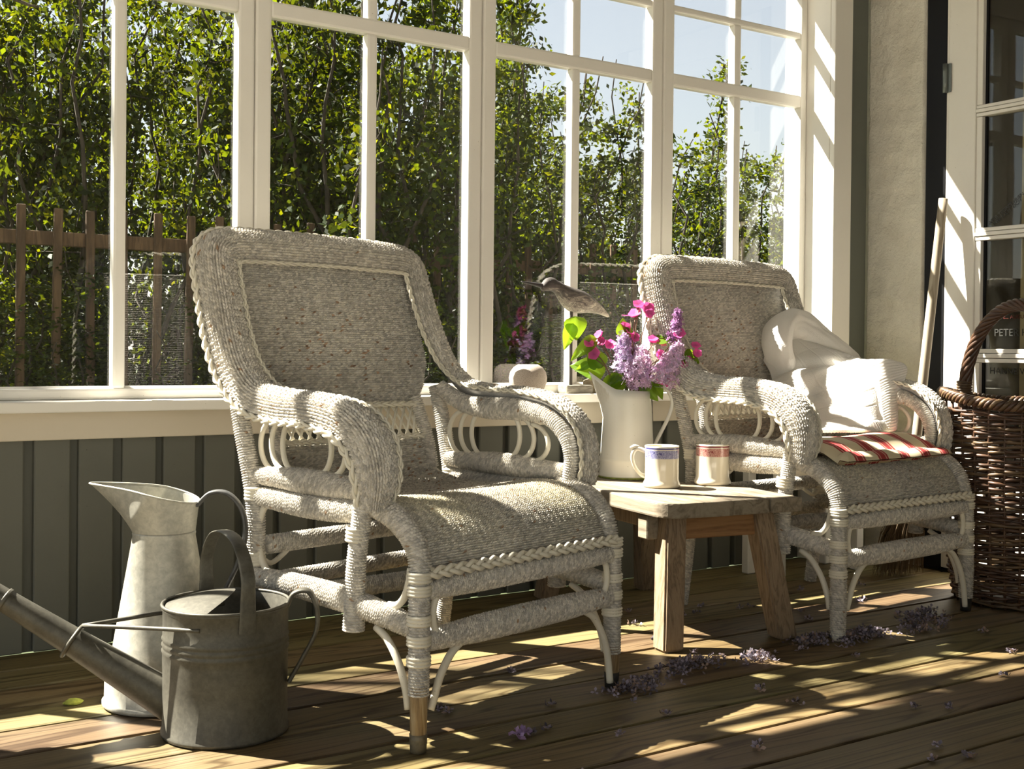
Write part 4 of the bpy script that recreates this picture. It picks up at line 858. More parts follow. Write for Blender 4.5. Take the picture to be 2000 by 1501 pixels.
# carrying handle across the short axis, pouring handle at the back
h1 = [hdv * CB * 1.02 + V3(0, 0, .215), hdv * CB * 1.03 + V3(0, 0, .27), hdv * CB * 1.0 + V3(0, 0, .325), hdv * CB * .60 + V3(0, 0, .374), V3(0, 0, .388), -hdv * CB * .60 + V3(0, 0, .374), -hdv * CB * 1.0 + V3(0, 0, .325), -hdv * CB * 1.03 + V3(0, 0, .27), -hdv * CB * 1.02 + V3(0, 0, .215)]
link('carrying_handle', strap(h1, [.017, .014, .0135, .0135, .0135, .014, .017], .0026, np.cross(hdv, V3(0, 0, 1)), M_galvd, 'handle'), can)
h2 = [-lng * CA * .99 + V3(0, 0, .243), -lng * (CA + .012) + V3(0, 0, .268), -lng * (CA + .040) + V3(0, 0, .272), -lng * (CA + .056) + V3(0, 0, .240), -lng * (CA + .056) + V3(0, 0, .195), -lng * (CA + .032) + V3(0, 0, .145), -lng * (CA + .004) + V3(0, 0, .095)]
link('pouring_handle', strap(h2, .0135, .0045, sht, M_galvd, 'handle'), can)
# spout, seam, rose
S0 = lng * (CA * .80) + V3(0, 0, .050); S1 = np.array([.440, -.600, .275]) - np.array([.833, -.805, 0]); sd_ = (S1 - S0) / np.linalg.norm(S1 - S0)
Ls = .60; pts = [S0 + sd_ * Ls * t for t in np.linspace(0, 1, 6)]
spo = link('spout', tubemesh('spout', pts, [.039, .033, .027, .0225, .0195, .018], M_galvd, 22, n=30), can)
link('spout_joint', tubemesh('joint', [pts[3] + sd_ * .02, pts[3] + sd_ * .028], .0245, M_galvd, 22, n=4), spo)
RP = pts[-1]; bd = (sd_ + V3(0, 0, .35)); bd /= np.linalg.norm(bd)
link('rose', tubemesh('rose', [RP - sd_ * .01, RP + sd_ * .02, RP + bd * .055, RP + bd * .068, RP + bd * .074], [.021, .024, .058, .060, .03], M_galvd, 28, n=24), spo)
# brace: ring round the spout and two rods to the body
ringc = S0 + sd_ * .235; rn = np.cross(sd_, V3(0, 0, 1)); rn /= np.linalg.norm(rn); ru = np.cross(rn, sd_)
a = np.linspace(0, 2 * np.pi, 41); Pq = ringc + .0325 * (np.cos(a)[:, None] * rn + np.sin(a)[:, None] * ru)
V, F = tube(Pq, .004, 8, False); link('brace_ring', mesh('ring', V, F, M_galvd), can)
top_ = ringc + ru * .035
for sgn in (-1, 1):
    e_ = lng * CA * .22 + sht * (sgn * CB * .975) + V3(0, 0, .222)
    link('brace_rod', tubemesh('rod', [top_, top_ * .5 + e_ * .5 + V3(0, 0, .001), e_], .0042, M_galvd, 8, n=12), can)

# ================================================================== BASKET, BROOM, BENCH
def willowmat(name, c):
    m, nt, p, N, L = nodes(name); v = mapping(nt, (1, 1, 1), 'Object', True); n = noise(nt, 22, 4, .6, v); r = ramp(nt, [(.3, tuple(np.array(c) * .55)), (.55, c), (.8, tuple(np.array(c) * 1.6))]); L.new(n.outputs['Fac'], r.inputs[0]); L.new(r.outputs[0], p.inputs['Base Color']); p.inputs['Roughness'].default_value = .45; return m
M_wil = willowmat('brown_willow', (.075, .036, .018)); M_wil2 = willowmat('tan_willow', (.13, .078, .036))
bk = thing('willow_basket', 'large brown willow basket with a tall twisted handle by the door', 'basket', (3.318, -.872, 0))
NS = 30; BH = .60
def brad(z): return np.interp(z, [0, .1, .3, .5, .66], [.175, .192, .207, .216, .222])
for k in range(NS):
    a = 2 * np.pi * k / NS; zs = np.linspace(.0, BH + .02, 10); P = np.stack([brad(zs) * math.cos(a), brad(zs) * math.sin(a), zs], 1)
    link('stake', tubemesh('stake', P, .0042, M_wil, 6, n=10), bk)
nrow = 54
for q in range(nrow):
    z = .012 + q * (BH - .02) / nrow; m_ = NS * 4; a = np.linspace(0, 2 * np.pi, m_ + 1); gap = .10 < z / BH < .98
    rr = brad(z) + .0062 * np.sin(a * NS / 2 + (np.pi if q % 2 else 0)); zz = z + .0035 * np.sin(a * 3 + q * 1.3) + .002 * np.sin(a * 11 + q * 2.1)
    P = np.stack([rr * np.cos(a), rr * np.sin(a), zz], 1); V, F = tube(P, .0047 * (.9 + .25 * hsh(q, 6.)), 6, False)
    link('weaver', mesh('weaver', V, F, M_wil if hsh(q, 3.) < .72 else M_wil2), bk)
V, F = lathe([(0, .006), (.17, .006), (.176, .012), (0, .014)], 40); link('base', mesh('base', V, F, M_wil), bk)
rim_z = lambda a: BH + .018 + .016 * np.cos(2 * (a - 2.2))
for k in range(4):
    a = np.linspace(0, 2 * np.pi, 181); ph = a * 22 + k * np.pi / 2; rr = .222 + .010 * np.cos(ph); zz = rim_z(a) + .012 * np.sin(ph)
    V, F = tube(np.stack([rr * np.cos(a), rr * np.sin(a), zz], 1), .0068, 7, False); link('rim_strand', mesh('rim', V, F, M_wil if k % 2 else M_wil2), bk)
hdir = V3(-.60, .80, 0); hdir = Rh * -1.0 * .45 + V3(.552, .834, 0) * .893      # handle feet: picture left/back to right/front
ta = np.linspace(0, np.pi, 120); Hc = (.212 * np.cos(ta))[:, None] * hdir + V3(0, 0, BH - .05) + (.295 * np.sin(ta))[:, None] * V3(0, 0, 1) + np.clip(.06, 0, 1) * V3(0, 0, 1) * np.minimum(1, np.minimum(ta, np.pi - ta) / .2)[:, None]
T_, N_, B_ = frames(Hc, np.cross(hdir, V3(0, 0, 1)))
for k in range(7):
    ph = np.linspace(0, 1, 120) * 26 + k * 2 * np.pi / 7; off = .0135 * (np.cos(ph)[:, None] * N_ + np.sin(ph)[:, None] * B_)
    V, F = tube(Hc + off, .0072, 7, False); link('handle_rod', mesh('hrod', V, F, M_wil), bk)
for s_ in (0, -1):
    P0 = Hc[s_] + V3(0, 0, .075); V, F = binding(P0, P0 + V3(0, 0, .042), .021, 5, .008); link('handle_binding', mesh('bind', V, F, M_wil2), bk)

M_handle = wood('grey_broom_handle', [(.15, (.20, .15, .09)), (.5, (.38, .32, .23)), (1, (.50, .44, .34))], (20, 20, 1.2), .7, 3, bmp=.1, tint=0)
br = thing('broom', 'old broom with worn wooden handle leaning beside the door', 'broom', (3.35, -.43, 0))
top = np.array([3.505, -.452, 1.285]) - np.array([3.35, -.43, 0]); bot = V3(.02, 0, .23)
link('handle', tubemesh('handle', [bot, bot * .5 + top * .5, top], [.0165, .0165, .0155], M_handle, 14, n=14), br)
r_ = np.random.default_rng(3); parts = []
for k in range(420):
    a = r_.uniform(0, 6.28); q = math.sqrt(r_.random()); P0 = V3(.02 + .02 * q * math.cos(a), .02 * q * math.sin(a), .26 + r_.uniform(-.02, .02)); P2 = V3(-.03 + .115 * q * math.cos(a), .055 * q * math.sin(a), .006 + .05 * r_.random() * q); P1 = P0 * .45 + P2 * .55 + V3(.025 * math.cos(a) * q, .01 * math.sin(a), .01)
    V, F = tube(np.array([P0, P1, P2]), [.0012, .0012, .0007], 4, False); parts.append((V, F))
V, F, _ = join(parts); tag(link('bristles', mesh('bristles', V, F, plain('brown_bristle', (.13, .085, .04), .8)), br), 'brown bristles', kind='stuff')
V, F = tube(np.array([(.02, 0, .20), (.02, 0, .245)]), .026, 14, False); link('twine', mesh('twine', V, F, M_wil2), br)

bn = thing('low_bench', 'low cream bench with a straw plate behind the far chair', 'bench', (3.12, -.19, 0), 0)
box('bench_top', -.22, .24, -.09, .10, .40, .428, M_white, bn, .004)
for sx in (-1, 1):
    for sy in (-1, 1): box('leg', sx * .19 - .018, sx * .19 + .018, sy * .07 - .016, sy * .07 + .016, 0, .40, M_white, bn, .003)
box('apron', -.20, .20, -.078, -.062, .335, .40, M_cream, bn, .003)
V, F = lathe([(0, .002), (.06, .002), (.105, .014), (.11, .017), (.105, .018), (.06, .007), (0, .006)], 40); tag(link('straw_plate', mesh('plate', V, F, plain('straw_green', (.42, .38, .10), .5, var=.3)), None, (3.27, -.205, .428)), 'shallow straw green plate on the low bench behind the far chair', 'plate')

# ================================================================== BLANKET AND CUSHION ON THE FAR CHAIR
def c2w(P, S=1.023, a=.0891, O=(2.752, -.908, 0)):
    P = np.asarray(P, float) * S; c, s = math.cos(a), math.sin(a)
    return np.stack([P[..., 0] * c - P[..., 1] * s + O[0], P[..., 0] * s + P[..., 1] * c + O[1], P[..., 2]], -1)
BL = np.array([
 [(.13, .60, .70), (.18, .62, .76), (.225, .62, .79), (.27, .60, .785), (.315, .57, .755), (.350, .54, .72)],
 [(.10, .55, .66), (.155, .54, .70), (.21, .53, .735), (.26, .51, .745), (.305, .48, .735), (.345, .45, .708)],
 [(.06, .51, .615), (.125, .48, .655), (.19, .45, .685), (.245, .42, .705), (.295, .39, .708), (.342, .35, .697)],
 [(.02, .47, .575), (.095, .43, .61), (.17, .39, .645), (.235, .35, .677), (.288, .31, .694), (.338, .265, .692)],
 [(-.015, .425, .545), (.075, .375, .57), (.155, .335, .60), (.225, .295, .638), (.280, .260, .666), (.332, .222, .682)],
 [(-.035, .385, .525), (.06, .335, .545), (.140, .300, .57), (.21, .268, .600), (.264, .243, .627), (.308, .222, .650)],
 [(-.05, .350, .510), (.045, .300, .520), (.122, .265, .538), (.19, .245, .562), (.246, .232, .587), (.296, .232, .608)],
 [(-.06, .315, .502), (.035, .265, .504), (.110, .235, .512), (.175, .222, .527), (.232, .220, .547), (.286, .238, .562)],
 [(-.065, .285, .498), (.03, .235, .498), (.103, .210, .498), (.168, .200, .499), (.222, .205, .502), (.276, .235, .516)]])
NV_, NU_ = 170, 150
A1 = np.stack([catmull(BL[:, j], NV_) for j in range(BL.shape[1])], 1); A2 = np.stack([catmull(A1[i], NU_) for i in range(NV_)], 0)
n_ = normals(A2); n_ *= np.sign((n_ * V3(-.3, -.6, .7)).sum(-1, keepdims=True))
uu, vv_ = np.meshgrid(np.linspace(0, 1, NU_), np.linspace(0, 1, NV_))
def crease(d, w, depth): return -depth * np.exp(-(d / w) ** 2) + depth * .7 * np.exp(-((d - 2.0 * w) / (1.6 * w)) ** 2)
wob = .05 * sm(np.stack([uu, vv_, uu * 0], -1).reshape(-1, 3), 31, 4, 2).reshape(uu.shape)
fold = crease(vv_ - .16 - .22 * uu + wob, .035, .016) + crease(vv_ - .40 + .28 * (uu - .2) + wob, .04, .012) * (uu < .8) + crease(uu - .30 - .35 * (vv_ - .5) + wob, .05, .014) * np.clip(vv_ * 2 - .3, 0, 1) + crease(uu - .62 - .15 * (vv_ - .5) - wob, .05, .010) * np.clip(vv_ * 2 - .5, 0, 1) + .0028 * sm(A2.reshape(-1, 3), 12, 20, 2).reshape(uu.shape)
fold *= .8 * np.clip((1.02 - vv_) * 7, .15, 1) * np.clip((1.06 - uu) * 7, .25, 1)
rib = .0032 * np.abs(np.sin(vv_ * np.pi * 44)) * (uu > .70) * (vv_ > .18) + .0026 * np.abs(np.sin(uu * np.pi * 52)) * (vv_ > .88) * (uu <= .70)
tile_ = .0011 * ((np.abs((uu * 6) % 1 - .5) > .46) | (np.abs((vv_ * 7) % 1 - .5) > .465)) * (uu <= .70) * (vv_ <= .88)
A3 = A2 + n_ * (fold + rib - tile_ + .014)[..., None]
# the folded roll of blanket on top, hooked over the chair back corner
RQ, _ = curve([(.128, .520, .640), (.150, .548, .700), (.158, .572, .765), (.205, .590, .812), (.275, .590, .818), (.340, .555, .775), (.395, .490, .715), (.425, .430, .670)], n=150)
T_, N_, B_ = frames(RQ, (0, -1, .3)); aa = np.linspace(0, 2 * np.pi, 90, endpoint=False); tq = np.linspace(0, 1, 150)
rad_ = np.interp(tq, [0, .12, .3, .45, .6, .75, .9, 1], [.022, .045, .050, .060, .060, .052, .036, .012])
w_ = sm(np.stack([tq[:, None] * 5 + 0 * aa[None], np.cos(aa)[None] * 1.3 + 0 * tq[:, None], np.sin(aa)[None] * 1.3 + 0 * tq[:, None]], -1).reshape(-1, 3), 17, 1.3, 3).reshape(150, 90)
rr_ = rad_[:, None] * (1 + .16 * w_ - .26 * np.exp(-((((aa[None] - 1.0 - 2.2 * tq[:, None]) + np.pi) % (2 * np.pi) - np.pi) / .22) ** 2) + .10 * np.sin(3 * aa[None] + 9 * tq[:, None]))
RV = RQ[:, None] + rr_[..., None] * (np.cos(aa)[None, :, None] * N_[:, None] * 1.0 + np.sin(aa)[None, :, None] * B_[:, None] * .85)
M_knit, nt, p, N, L = nodes('white_knit'); p.inputs['Base Color'].default_value = (.92, .89, .83, 1); p.inputs['Roughness'].default_value = .95; p.inputs['Sheen Weight'].default_value = .3
v = mapping(nt); n = noise(nt, 420, 2, .5, v); wv = N.new('ShaderNodeTexVoronoi'); wv.inputs['Scale'].default_value = 300; L.new(v, wv.inputs['Vector']); bump(nt, p, wv.outputs['Distance'], .25, .003); trn = N.new('ShaderNodeBsdfTranslucent'); trn.inputs[0].default_value = (.86, .82, .74, 1); mxs = N.new('ShaderNodeMixShader'); mxs.inputs[0].default_value = .25; L.new(p.outputs[0], mxs.inputs[1]); L.new(trn.outputs[0], mxs.inputs[2]); L.new(mxs.outputs[0], N['Material Output'].inputs[0])
A4 = A3 - n_ * .008
edge_i = np.concatenate([np.arange(NU_), np.arange(1, NV_) * NU_ + NU_ - 1, (NV_ - 1) * NU_ + np.arange(NU_ - 2, -1, -1), np.arange(NV_ - 2, 0, -1) * NU_])
e2 = np.roll(edge_i, -1); nb = NV_ * NU_
Vb = np.concatenate([A3.reshape(-1, 3), A4.reshape(-1, 3), RV.reshape(-1, 3)])
Fb = np.concatenate([gridF(NV_, NU_), gridF(NV_, NU_)[:, ::-1] + nb, np.stack([edge_i, edge_i + nb, e2 + nb, e2], 1), gridF(150, 90, True) + 2 * nb])
bl = link('blanket', mesh('blanket', c2w(Vb), Fb, M_knit)); tag(bl, 'crumpled white knitted blanket over the far chair right arm', 'blanket')

M_cush, nt, p, N, L = nodes('red_striped_cotton')
tc = N.new('ShaderNodeTexCoord'); sp = N.new('ShaderNodeSeparateXYZ'); L.new(tc.outputs['UV'], sp.inputs[0])
fr = N.new('ShaderNodeMath'); fr.operation = 'MULTIPLY'; fr.inputs[1].default_value = 5.0; L.new(sp.outputs[0], fr.inputs[0]); f2 = N.new('ShaderNodeMath'); f2.operation = 'FRACT'; L.new(fr.outputs[0], f2.inputs[0])
RED, CRM, PNK = (.38, .035, .035), (.72, .62, .42), (.66, .38, .28)
r = ramp(nt, [(0, CRM), (.30, CRM), (.31, RED), (.36, RED), (.37, CRM), (.40, CRM), (.41, RED), (.56, RED), (.57, PNK), (.60, PNK), (.61, RED), (.70, RED), (.71, CRM), (.745, CRM), (.755, RED), (.80, RED), (.81, CRM)]) if False else ramp(nt, [(0, CRM), (.36, CRM), (.37, RED), (.43, RED), (.44, PNK), (.47, PNK), (.48, RED), (.68, RED), (.69, PNK), (.72, PNK), (.73, RED), (.79, RED), (.80, CRM)])
L.new(f2.outputs[0], r.inputs[0]); L.new(r.outputs[0], p.inputs['Base Color']); p.inputs['Roughness'].default_value = .9
nx, ny = 70, 54; gx, gy = np.meshgrid(np.linspace(-1, 1, nx), np.linspace(-1, 1, ny)); e_ = np.clip(1 - np.maximum(np.abs(gx) ** 6, np.abs(gy) ** 6), 0, 1) ** .5
px_ = gx * .258 * (1 - .03 * np.abs(gy) ** 3); py_ = .205 + gy * .188 * (1 - .03 * np.abs(gx) ** 3)
zs_ = np.interp(py_, [a_ for a_, b_ in SEATP], [b_ for a_, b_ in SEATP]); zs_ = np.where(py_ < .05, np.interp(py_, [-.02, .05], [.424, .434]), zs_)
puff = .030 * e_ * (.8 + .25 * sm(np.stack([gx, gy, gx * 0], -1).reshape(-1, 3), 21, 3.5, 2).reshape(gx.shape))
def cushside(sgn, z0):
    return np.stack([px_ + .012, py_, zs_ + z0 + sgn * puff], -1)
top_, bot_ = cushside(1, .022), cushside(-.40, .020)
V = np.concatenate([c2w(top_).reshape(-1, 3), c2w(bot_).reshape(-1, 3)]); F = np.concatenate([gridF(ny, nx), gridF(ny, nx)[:, ::-1] + nx * ny])
me = mesh('cushion', V, F, M_cush); uvl = me.uv_layers.new(name='UV'); idx = np.empty(len(me.loops), np.int32); me.loops.foreach_get('vertex_index', idx)
uvv = np.stack([(gx + 1) / 2, (gy + 1) / 2], -1).reshape(-1, 2); uvv = np.concatenate([uvv, uvv]); uvl.data.foreach_set('uv', uvv[idx].astype(np.float32).ravel())
tag(link('seat_cushion', me), 'thin red and cream striped cushion on the far chair seat', 'cushion')

# ================================================================== FALLEN PETALS
M_petal = leafmat('withered_lilac_petals', (1, 1, 1), (1, 1, 1), True, .7, .2)
def petal_bits(n, spread, seed, size=.0085, zmax=.010):
    r = np.random.default_rng(seed); Cc = np.stack([r.normal(size=n) * spread[0], r.normal(size=n) * spread[1], r.uniform(.0015, zmax, n)], 1); Cc[:, 2] *= np.exp(-(Cc[:, 0] / spread[0] / 1.6) ** 2 - (Cc[:, 1] / spread[1] / 1.6) ** 2) ; Cc[:, 2] += .0025
    Nn = r.normal(size=(n, 3)) + V3(0, 0, 1.2); c = np.array((.29, .25, .30)) * r.uniform(.3, 1.6, (n, 1)) * np.where(r.random((n, 1)) < .2, np.array([[1.1, .9, .6]]), 1)
    V, F, C = florets(Cc, Nn, size, c, 3, .5, seed); V[:, 2] = np.maximum(V[:, 2], .0012); return V, F, C
PILES = [((1.705, -1.005), (.042, .022), 110, 'heap of withered lilac petals at the near chair right foot'), ((1.925, -.935), (.055, .024), 150, 'heap of withered lilac petals below the table leg'), ((2.120, -.965), (.028, .018), 70, 'sunlit heap of pale lilac petals in front of the table'), ((2.370, -.92), (.045, .02), 110, 'heap of lilac petals between table leg and far chair'), ((2.520, -.945), (.055, .022), 150, 'heap of lilac petals round the far chair left foot'), ((2.780, -.955), (.07, .024), 120, 'long drift of lilac petals in front of the far chair'), ((2.86, -.87), (.06, .02), 90, 'drift of lilac petals under the far chair front rail')]
for k, ((x_, y_), sp_, n, lb) in enumerate(PILES):
    V, F, C = petal_bits(n, sp_, 200 + k, .010, .020)
    tag(link('petal_heap', mesh('petals', V, F, M_petal, False, C), None, (x_, y_, 0), (0, 0, .25)), lb, 'petals', kind='stuff')
pm = []
for k in range(6):
    V, F, C = petal_bits(4 + k % 3, (.006, .006), 300 + k, .0105, .006); pm.append(mesh('petal', V, F, M_petal, False, C))
r_ = np.random.default_rng(11)
for k in range(64):
    if k < 44: x_, y_ = r_.uniform(1.2, 3.3), r_.uniform(-1.75, -.75)
    else: x_, y_ = r_.uniform(2.0, 3.2), r_.uniform(-.75, -.35)
    if 1.05 < x_ < 1.15 and -1.2 < y_ < -1.05: x_ += .1
    lb_ = 'loose lilac blossom in the dark under table and far chair' if y_ > -.75 else ('loose lilac blossom on the boards before the near chair' if x_ < 1.75 else ('loose lilac blossom on the boards between the chairs' if x_ < 2.4 else 'loose lilac blossom on the boards before far chair and basket'))
    tag(link('fallen_blossom', pm[k % 6], None, (x_, y_, 0), (0, 0, r_.uniform(0, 6.28))), lb_, 'blossom', lb_[6:] + ' group')
V, F, C = petal_bits(14, (.010, .010), 400, .013, .018); C = C * 0 + np.array((.46, .32, .55)); tag(link('lilac_floret', mesh('floret', V, F, M_petal, False, C), None, (1.300, -1.155, 0)), 'fresh lilac floret cluster lying in front of the near chair', 'blossom')
rock('lichen_scrap', 'bright yellow green scrap of lichen on the deck by the pitcher', (.622, -.480, 0), (.020, .011, .007), 8, (.42, .46, .08))

# ================================================================== GARDEN BEYOND THE GLASS
M_lawn = plain('rough_lawn', (.030, .042, .010), .9, var=.5, sc=3.0)
V, F = np.meshgrid(np.linspace(-25, 45, 60), np.linspace(.25, 60, 60)), None
lz = -.22 + .05 * np.sin(V[0] * .7) * np.cos(V[1] * .5); lawn = link('ground_lawn', mesh('lawn', np.stack([V[0], V[1], lz], -1), gridF(60, 60), M_lawn)); tag(lawn, 'rough green lawn outside the windows', kind='structure')
yard = box('ground_fill', -25, 45, -40, -4.4, -.30, -.20, plain('pale_fill_ground', (.60, .57, .51), .95, var=.2, sc=4), None, 0); tag(yard, 'unseen pale ground added behind the viewer to bounce fill light', kind='structure')  # added pale ground, out of view, bounces sunlight into the veranda as fill
M_fol = leafmat('spring_foliage', (.020, .039, .002), (.105, .132, .002), True, .6, .45); M_bark = wood('grey_brown_bark', [(.2, (.020, .015, .010)), (1, (.075, .058, .038))], (10, 10, 2), .9, 3, tint=.1)
def foliage(seed, H, Wd, nst, nleaf, size=.042, base=.12, dens=1.0):
    r = np.random.default_rng(seed); stems, C, Dn = [], [], []
    for k in range(nst):
        a = r.uniform(0, 6.28); q = math.sqrt(r.random()); hh = H * r.uniform(.62, 1.0) * (1 - .22 * q); e = V3(math.cos(a) * q * Wd, math.sin(a) * q * Wd, 0)
        P = catmull(np.array([e * .12, e * .45 + V3(0, 0, hh * .3) + r.normal(size=3) * .04, e * .85 + V3(0, 0, hh * .65) + r.normal(size=3) * .06, e + V3(0, 0, hh)]), 14); stems.append((P, hh))
    tw = []
    per = nleaf // nst
    for P, hh in stems:
        ncl = 26
        for c in range(ncl):
            t = base + (1 - base) * r.random() ** .85; p0 = P[min(13, int(t * 13))]; sp = .20 * (1 - .55 * t) * Wd / .6
            d = r.normal(size=3) * V3(1, 1, .6); d /= np.linalg.norm(d); L_ = sp * r.uniform(.5, 1.5); p1 = p0 + d * L_ + V3(0, 0, .06 * r.random())
            tw.append((p0, p1)); m = per // ncl; tt = r.random((m, 1)) ** .6
            C.append(p0 + (p1 - p0) * tt + r.normal(size=(m, 3)) * .040); Dn.append(np.full(m, r.uniform(.45, 1.55)))
    C = np.concatenate(C); n = len(C)
    d = r.normal(size=(n, 3)) + V3(0, 0, -.15); d /= np.linalg.norm(d, axis=1)[:, None]; e = np.cross(d, r.normal(size=(n, 3))); e /= np.linalg.norm(e, axis=1)[:, None]; nn = np.cross(d, e)
    s = size * r.uniform(.6, 1.25, (n, 1)); V = np.stack([C, C + d * s * .45 + e * s * .28 + nn * s * .06, C + d * s, C + d * s * .45 - e * s * .28 + nn * s * .06], 1)
    col = r.uniform(.6, 1.35, (n, 1)) * np.concatenate(Dn)[:, None] * np.where(r.random((n, 1)) < .25, np.array([[1.35, 1.1, .7]]), np.array([[1, 1, 1.]])); col = np.repeat(col[:, None], 4, 1)
    F = np.arange(n * 4).reshape(n, 4); bark = []
    for P, hh in stems: bark.append(tube(P + np.concatenate([np.zeros((1, 3)), r.normal(size=(13, 3)) * .035]), np.linspace(.017, .003, 14) * H / 3.2, 6, False))
    for p0, p1 in tw[::2]: bark.append(tube(np.array([p0, (p0 + p1) / 2, p1]), np.array([.004, .003, .0015]), 4, False))
    Vb, Fb, _ = join(bark)
    return mesh('foliage', V, F, M_fol, False, col.reshape(-1, 3)), mesh('stems', Vb, Fb, M_bark)
TV = [foliage(41, 3.6, .75, 12, 12500), foliage(42, 3.6, .60, 10, 10500, .038), foliage(43, 3.6, .85, 15, 14500, .044), foliage(44, 3.6, .5, 7, 4200, .04, .2)]
CAMP = V3(0, -3.0693, .75)
def garden(px, d): 
    P = CAMP + (Fh + R0 * (px - 1000) / f_px) * d; return P[0], P[1]
NAMES = ['second leafy garden tree']
TREES = [  # picture column, distance, variant, height, label
 (-120, 6.6, 2, 4.6, 'dense garden tree at the far left edge'), (70, 7.4, 0, 4.8, 'tall leafy tree behind the leftmost window pane'), (230, 6.9, 2, 4.4, 'leafy tree right of the first window bar'), (390, 8.2, 1, 5.2, 'thin crowned tree with sky showing through, left window'), (560, 6.6, 0, 4.6, 'bright green tree right of the wide white mullion'), (700, 7.2, 2, 4.6, 'dense tree behind the near chair top'), (850, 6.9, 1, 4.5, 'tree left of the middle window post'), (1000, 7.8, 0, 3.95, 'tree directly behind the wooden bird'), (1105, 8.6, 1, 3.75, 'slim tree with a pointed top in the third window'), (1205, 8.2, 2, 3.3, 'yellow green bush in the right half of the third window'), (1345, 8.8, 0, 3.75, 'bush with thin twigs against the sky, left pane of the last window'), (1420, 10.2, 2, 3.4, 'bush behind the muntin of the last window'), (1500, 9.8, 1, 3.35, 'narrow bush with thin tips in the last window'), (1590, 11.5, 0, 3.2, 'farthest bush at the right edge of the last window'), (1700, 12.0, 2, 3.0, 'bush hidden behind the corner post'),
 (-10, 9.6, 2, 5.4, 'tall dark tree in the back row, far left'), (170, 9.8, 0, 5.6, 'tall dark tree in the back row behind the first muntin'), (480, 10.0, 2, 5.5, 'tall dark tree in the back row behind the wide mullion'), (640, 9.6, 0, 5.4, 'tall dark tree in the back row above the near chair'), (800, 10.2, 2, 5.4, 'tall dark tree in the back row right of the near chair'), (930, 9.9, 0, 4.9, 'tall dark tree in the back row behind the middle post'), (1060, 11.5, 2, 3.7, 'back row tree between bird and far chair'), (1270, 11.8, 0, 3.0, 'back row bush behind the third window post')]
for k, (px, d, vr, H, lb) in enumerate(TREES):
    x_, y_ = garden(px, d); t = thing('garden_tree', lb, 'tree', (x_, y_, -.24), hsh(k, 4.) * 6.28, 'trees in the garden')
    fm, bm_ = TV[vr]; s = H / 3.6; w_ = .75 + .35 * s
    for nm, me in (('foliage', fm), ('trunk', bm_)):
        o = link(nm, me, t, scale=(w_, w_, s))
        if nm == 'foliage': o['kind'] = 'stuff'
HEDGE = [(40, 6.0, 1.7), (330, 6.2, 1.8), (620, 6.1, 1.7), (790, 6.3, 1.6), (920, 6.6, 1.55), (1060, 7.0, 1.5), (1160, 7.4, 1.6), (1290, 8.0, 1.7), (1400, 8.6, 1.7), (1530, 9.4, 1.7), (1620, 10.0, 1.8)]
HL = ['low shrub at the foot of the leftmost trees', 'low shrub below the thin crowned tree', 'low shrub seen over the near chair back', 'low shrub right of the near chair back', 'low shrub left of the middle post', 'low shrub behind the wooden bird', 'low shrub behind the lilac bouquet', 'low shrub left of the far chair back', 'low shrub right above the far chair back', 'low shrub at the right of the far chair back', 'low shrub at the edge of the corner post']
for k, (px, d, H) in enumerate(HEDGE):
    x_, y_ = garden(px, d); t = thing('garden_shrub', HL[k], 'shrub', (x_, y_, -.24), hsh(k, 14.) * 6.28, 'low shrubs in the garden'); fm, bm_ = TV[(k + 1) % 3]; s = H / 3.6
    for nm, me in (('foliage', fm), ('stems', bm_)):
        o = link(nm, me, t, scale=(.85, .85, s))
        if nm == 'foliage': o['kind'] = 'stuff'
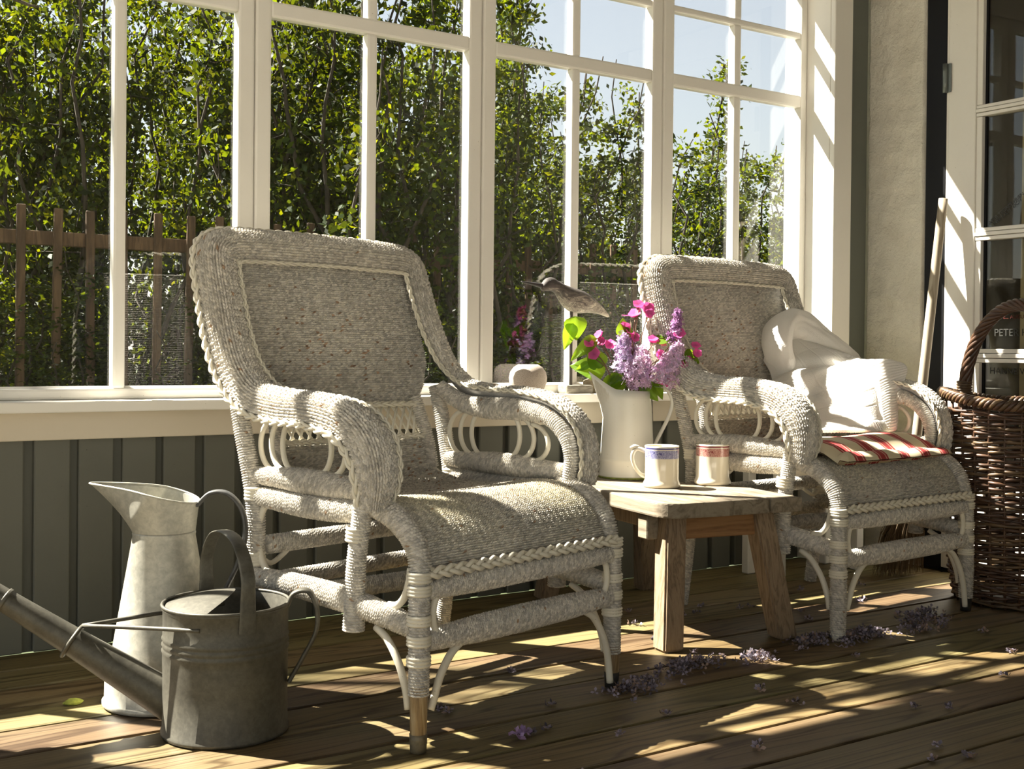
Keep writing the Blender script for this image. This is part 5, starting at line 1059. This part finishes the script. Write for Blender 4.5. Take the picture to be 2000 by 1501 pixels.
# weathered picket fence
M_picket = wood('brown_picket_wood', [(.2, (.04, .022, .010)), (1, (.15, .09, .045))], (12, 12, 1.5), .85, 3, tint=.2)
fe = thing('picket_fence', 'weathered brown picket fence behind the left windows', 'fence', (1.5, 3.05, -.24))
pk = {}
for k in range(40):
    x_ = -2.6 + k * .165; hgt = 1.60 + .05 * hsh(k, 8.)
    o = link('picket', boxmesh(.042, .022, 1.62, M_picket, .004), fe, (x_, 0, hgt / 2 + .05)); o.rotation_euler = ((hsh(k, 2.) - .5) * .03, (hsh(k, 7.) - .5) * .05, 0)
for z_ in (.45, 1.48): box('rail', -2.8, 4.1, .012, .05, z_, z_ + .07, M_picket, fe, .004)
# tall tree beside the veranda whose boughs filter the sun
tt_ = thing('tall_tree', 'tall tree beside the veranda with overhanging boughs', 'tree', (-4.2, 4.2, -.24))
link('trunk', tubemesh('trunk', [(0, 0, 0), (.1, 0, 2.0), (.3, -.2, 4.0), (.5, -.4, 6.4)], [.2, .17, .13, .05], M_bark, 12, n=20), tt_)
for k, e_ in enumerate([(3.3, -1.6, 5.6), (3.9, -2.0, 6.0), (2.4, -1.0, 6.6), (-1.2, .6, 6.2), (.4, 1.6, 6.0)]):
    link('bough', tubemesh('bough', [(.35, -.25, 4.2), V3(*e_) * .55 + V3(.1, 0, 2.3), e_], [.07, .04, .012], M_bark, 8, n=16), tt_)
r_ = np.random.default_rng(77); Cc = []
for e_ in [(3.2, -1.75, 5.6), (3.75, -2.05, 5.9), (3.9, -2.3, 5.7), (-1.2, .6, 6.3), (.4, 1.6, 6.1), (-.6, -.3, 6.8)]:
    for q in range(3):
        c = V3(*e_) + r_.normal(size=3) * V3(.42, .30, .25); Cc.append(c + r_.normal(size=(75, 3)) * .13)
Cc = np.concatenate(Cc); n = len(Cc); d = r_.normal(size=(n, 3)); d /= np.linalg.norm(d, axis=1)[:, None]; e = np.cross(d, r_.normal(size=(n, 3))); e /= np.linalg.norm(e, axis=1)[:, None]; s = .075 * r_.uniform(.6, 1.25, (n, 1))
V = np.stack([Cc, Cc + d * s * .45 + e * s * .32, Cc + d * s, Cc + d * s * .45 - e * s * .32], 1)
o = link('foliage', mesh('foliage', V, np.arange(n * 4).reshape(n, 4), M_fol, False, np.ones((n * 4, 3))), tt_); o['kind'] = 'stuff'
x_, y_ = garden(-10, 4.2); tag(link('bare_branch', tubemesh('branch', [(-.35, .1, .18), (-.1, .03, .10), (.04, 0, .055), (.10, -.01, .035), (.135, -.02, .03)], [.02, .016, .012, .009, .004], M_bark, 8, n=18), None, (x_, y_, 1.92)), 'bare brown branch tip in the top left corner', 'branch')
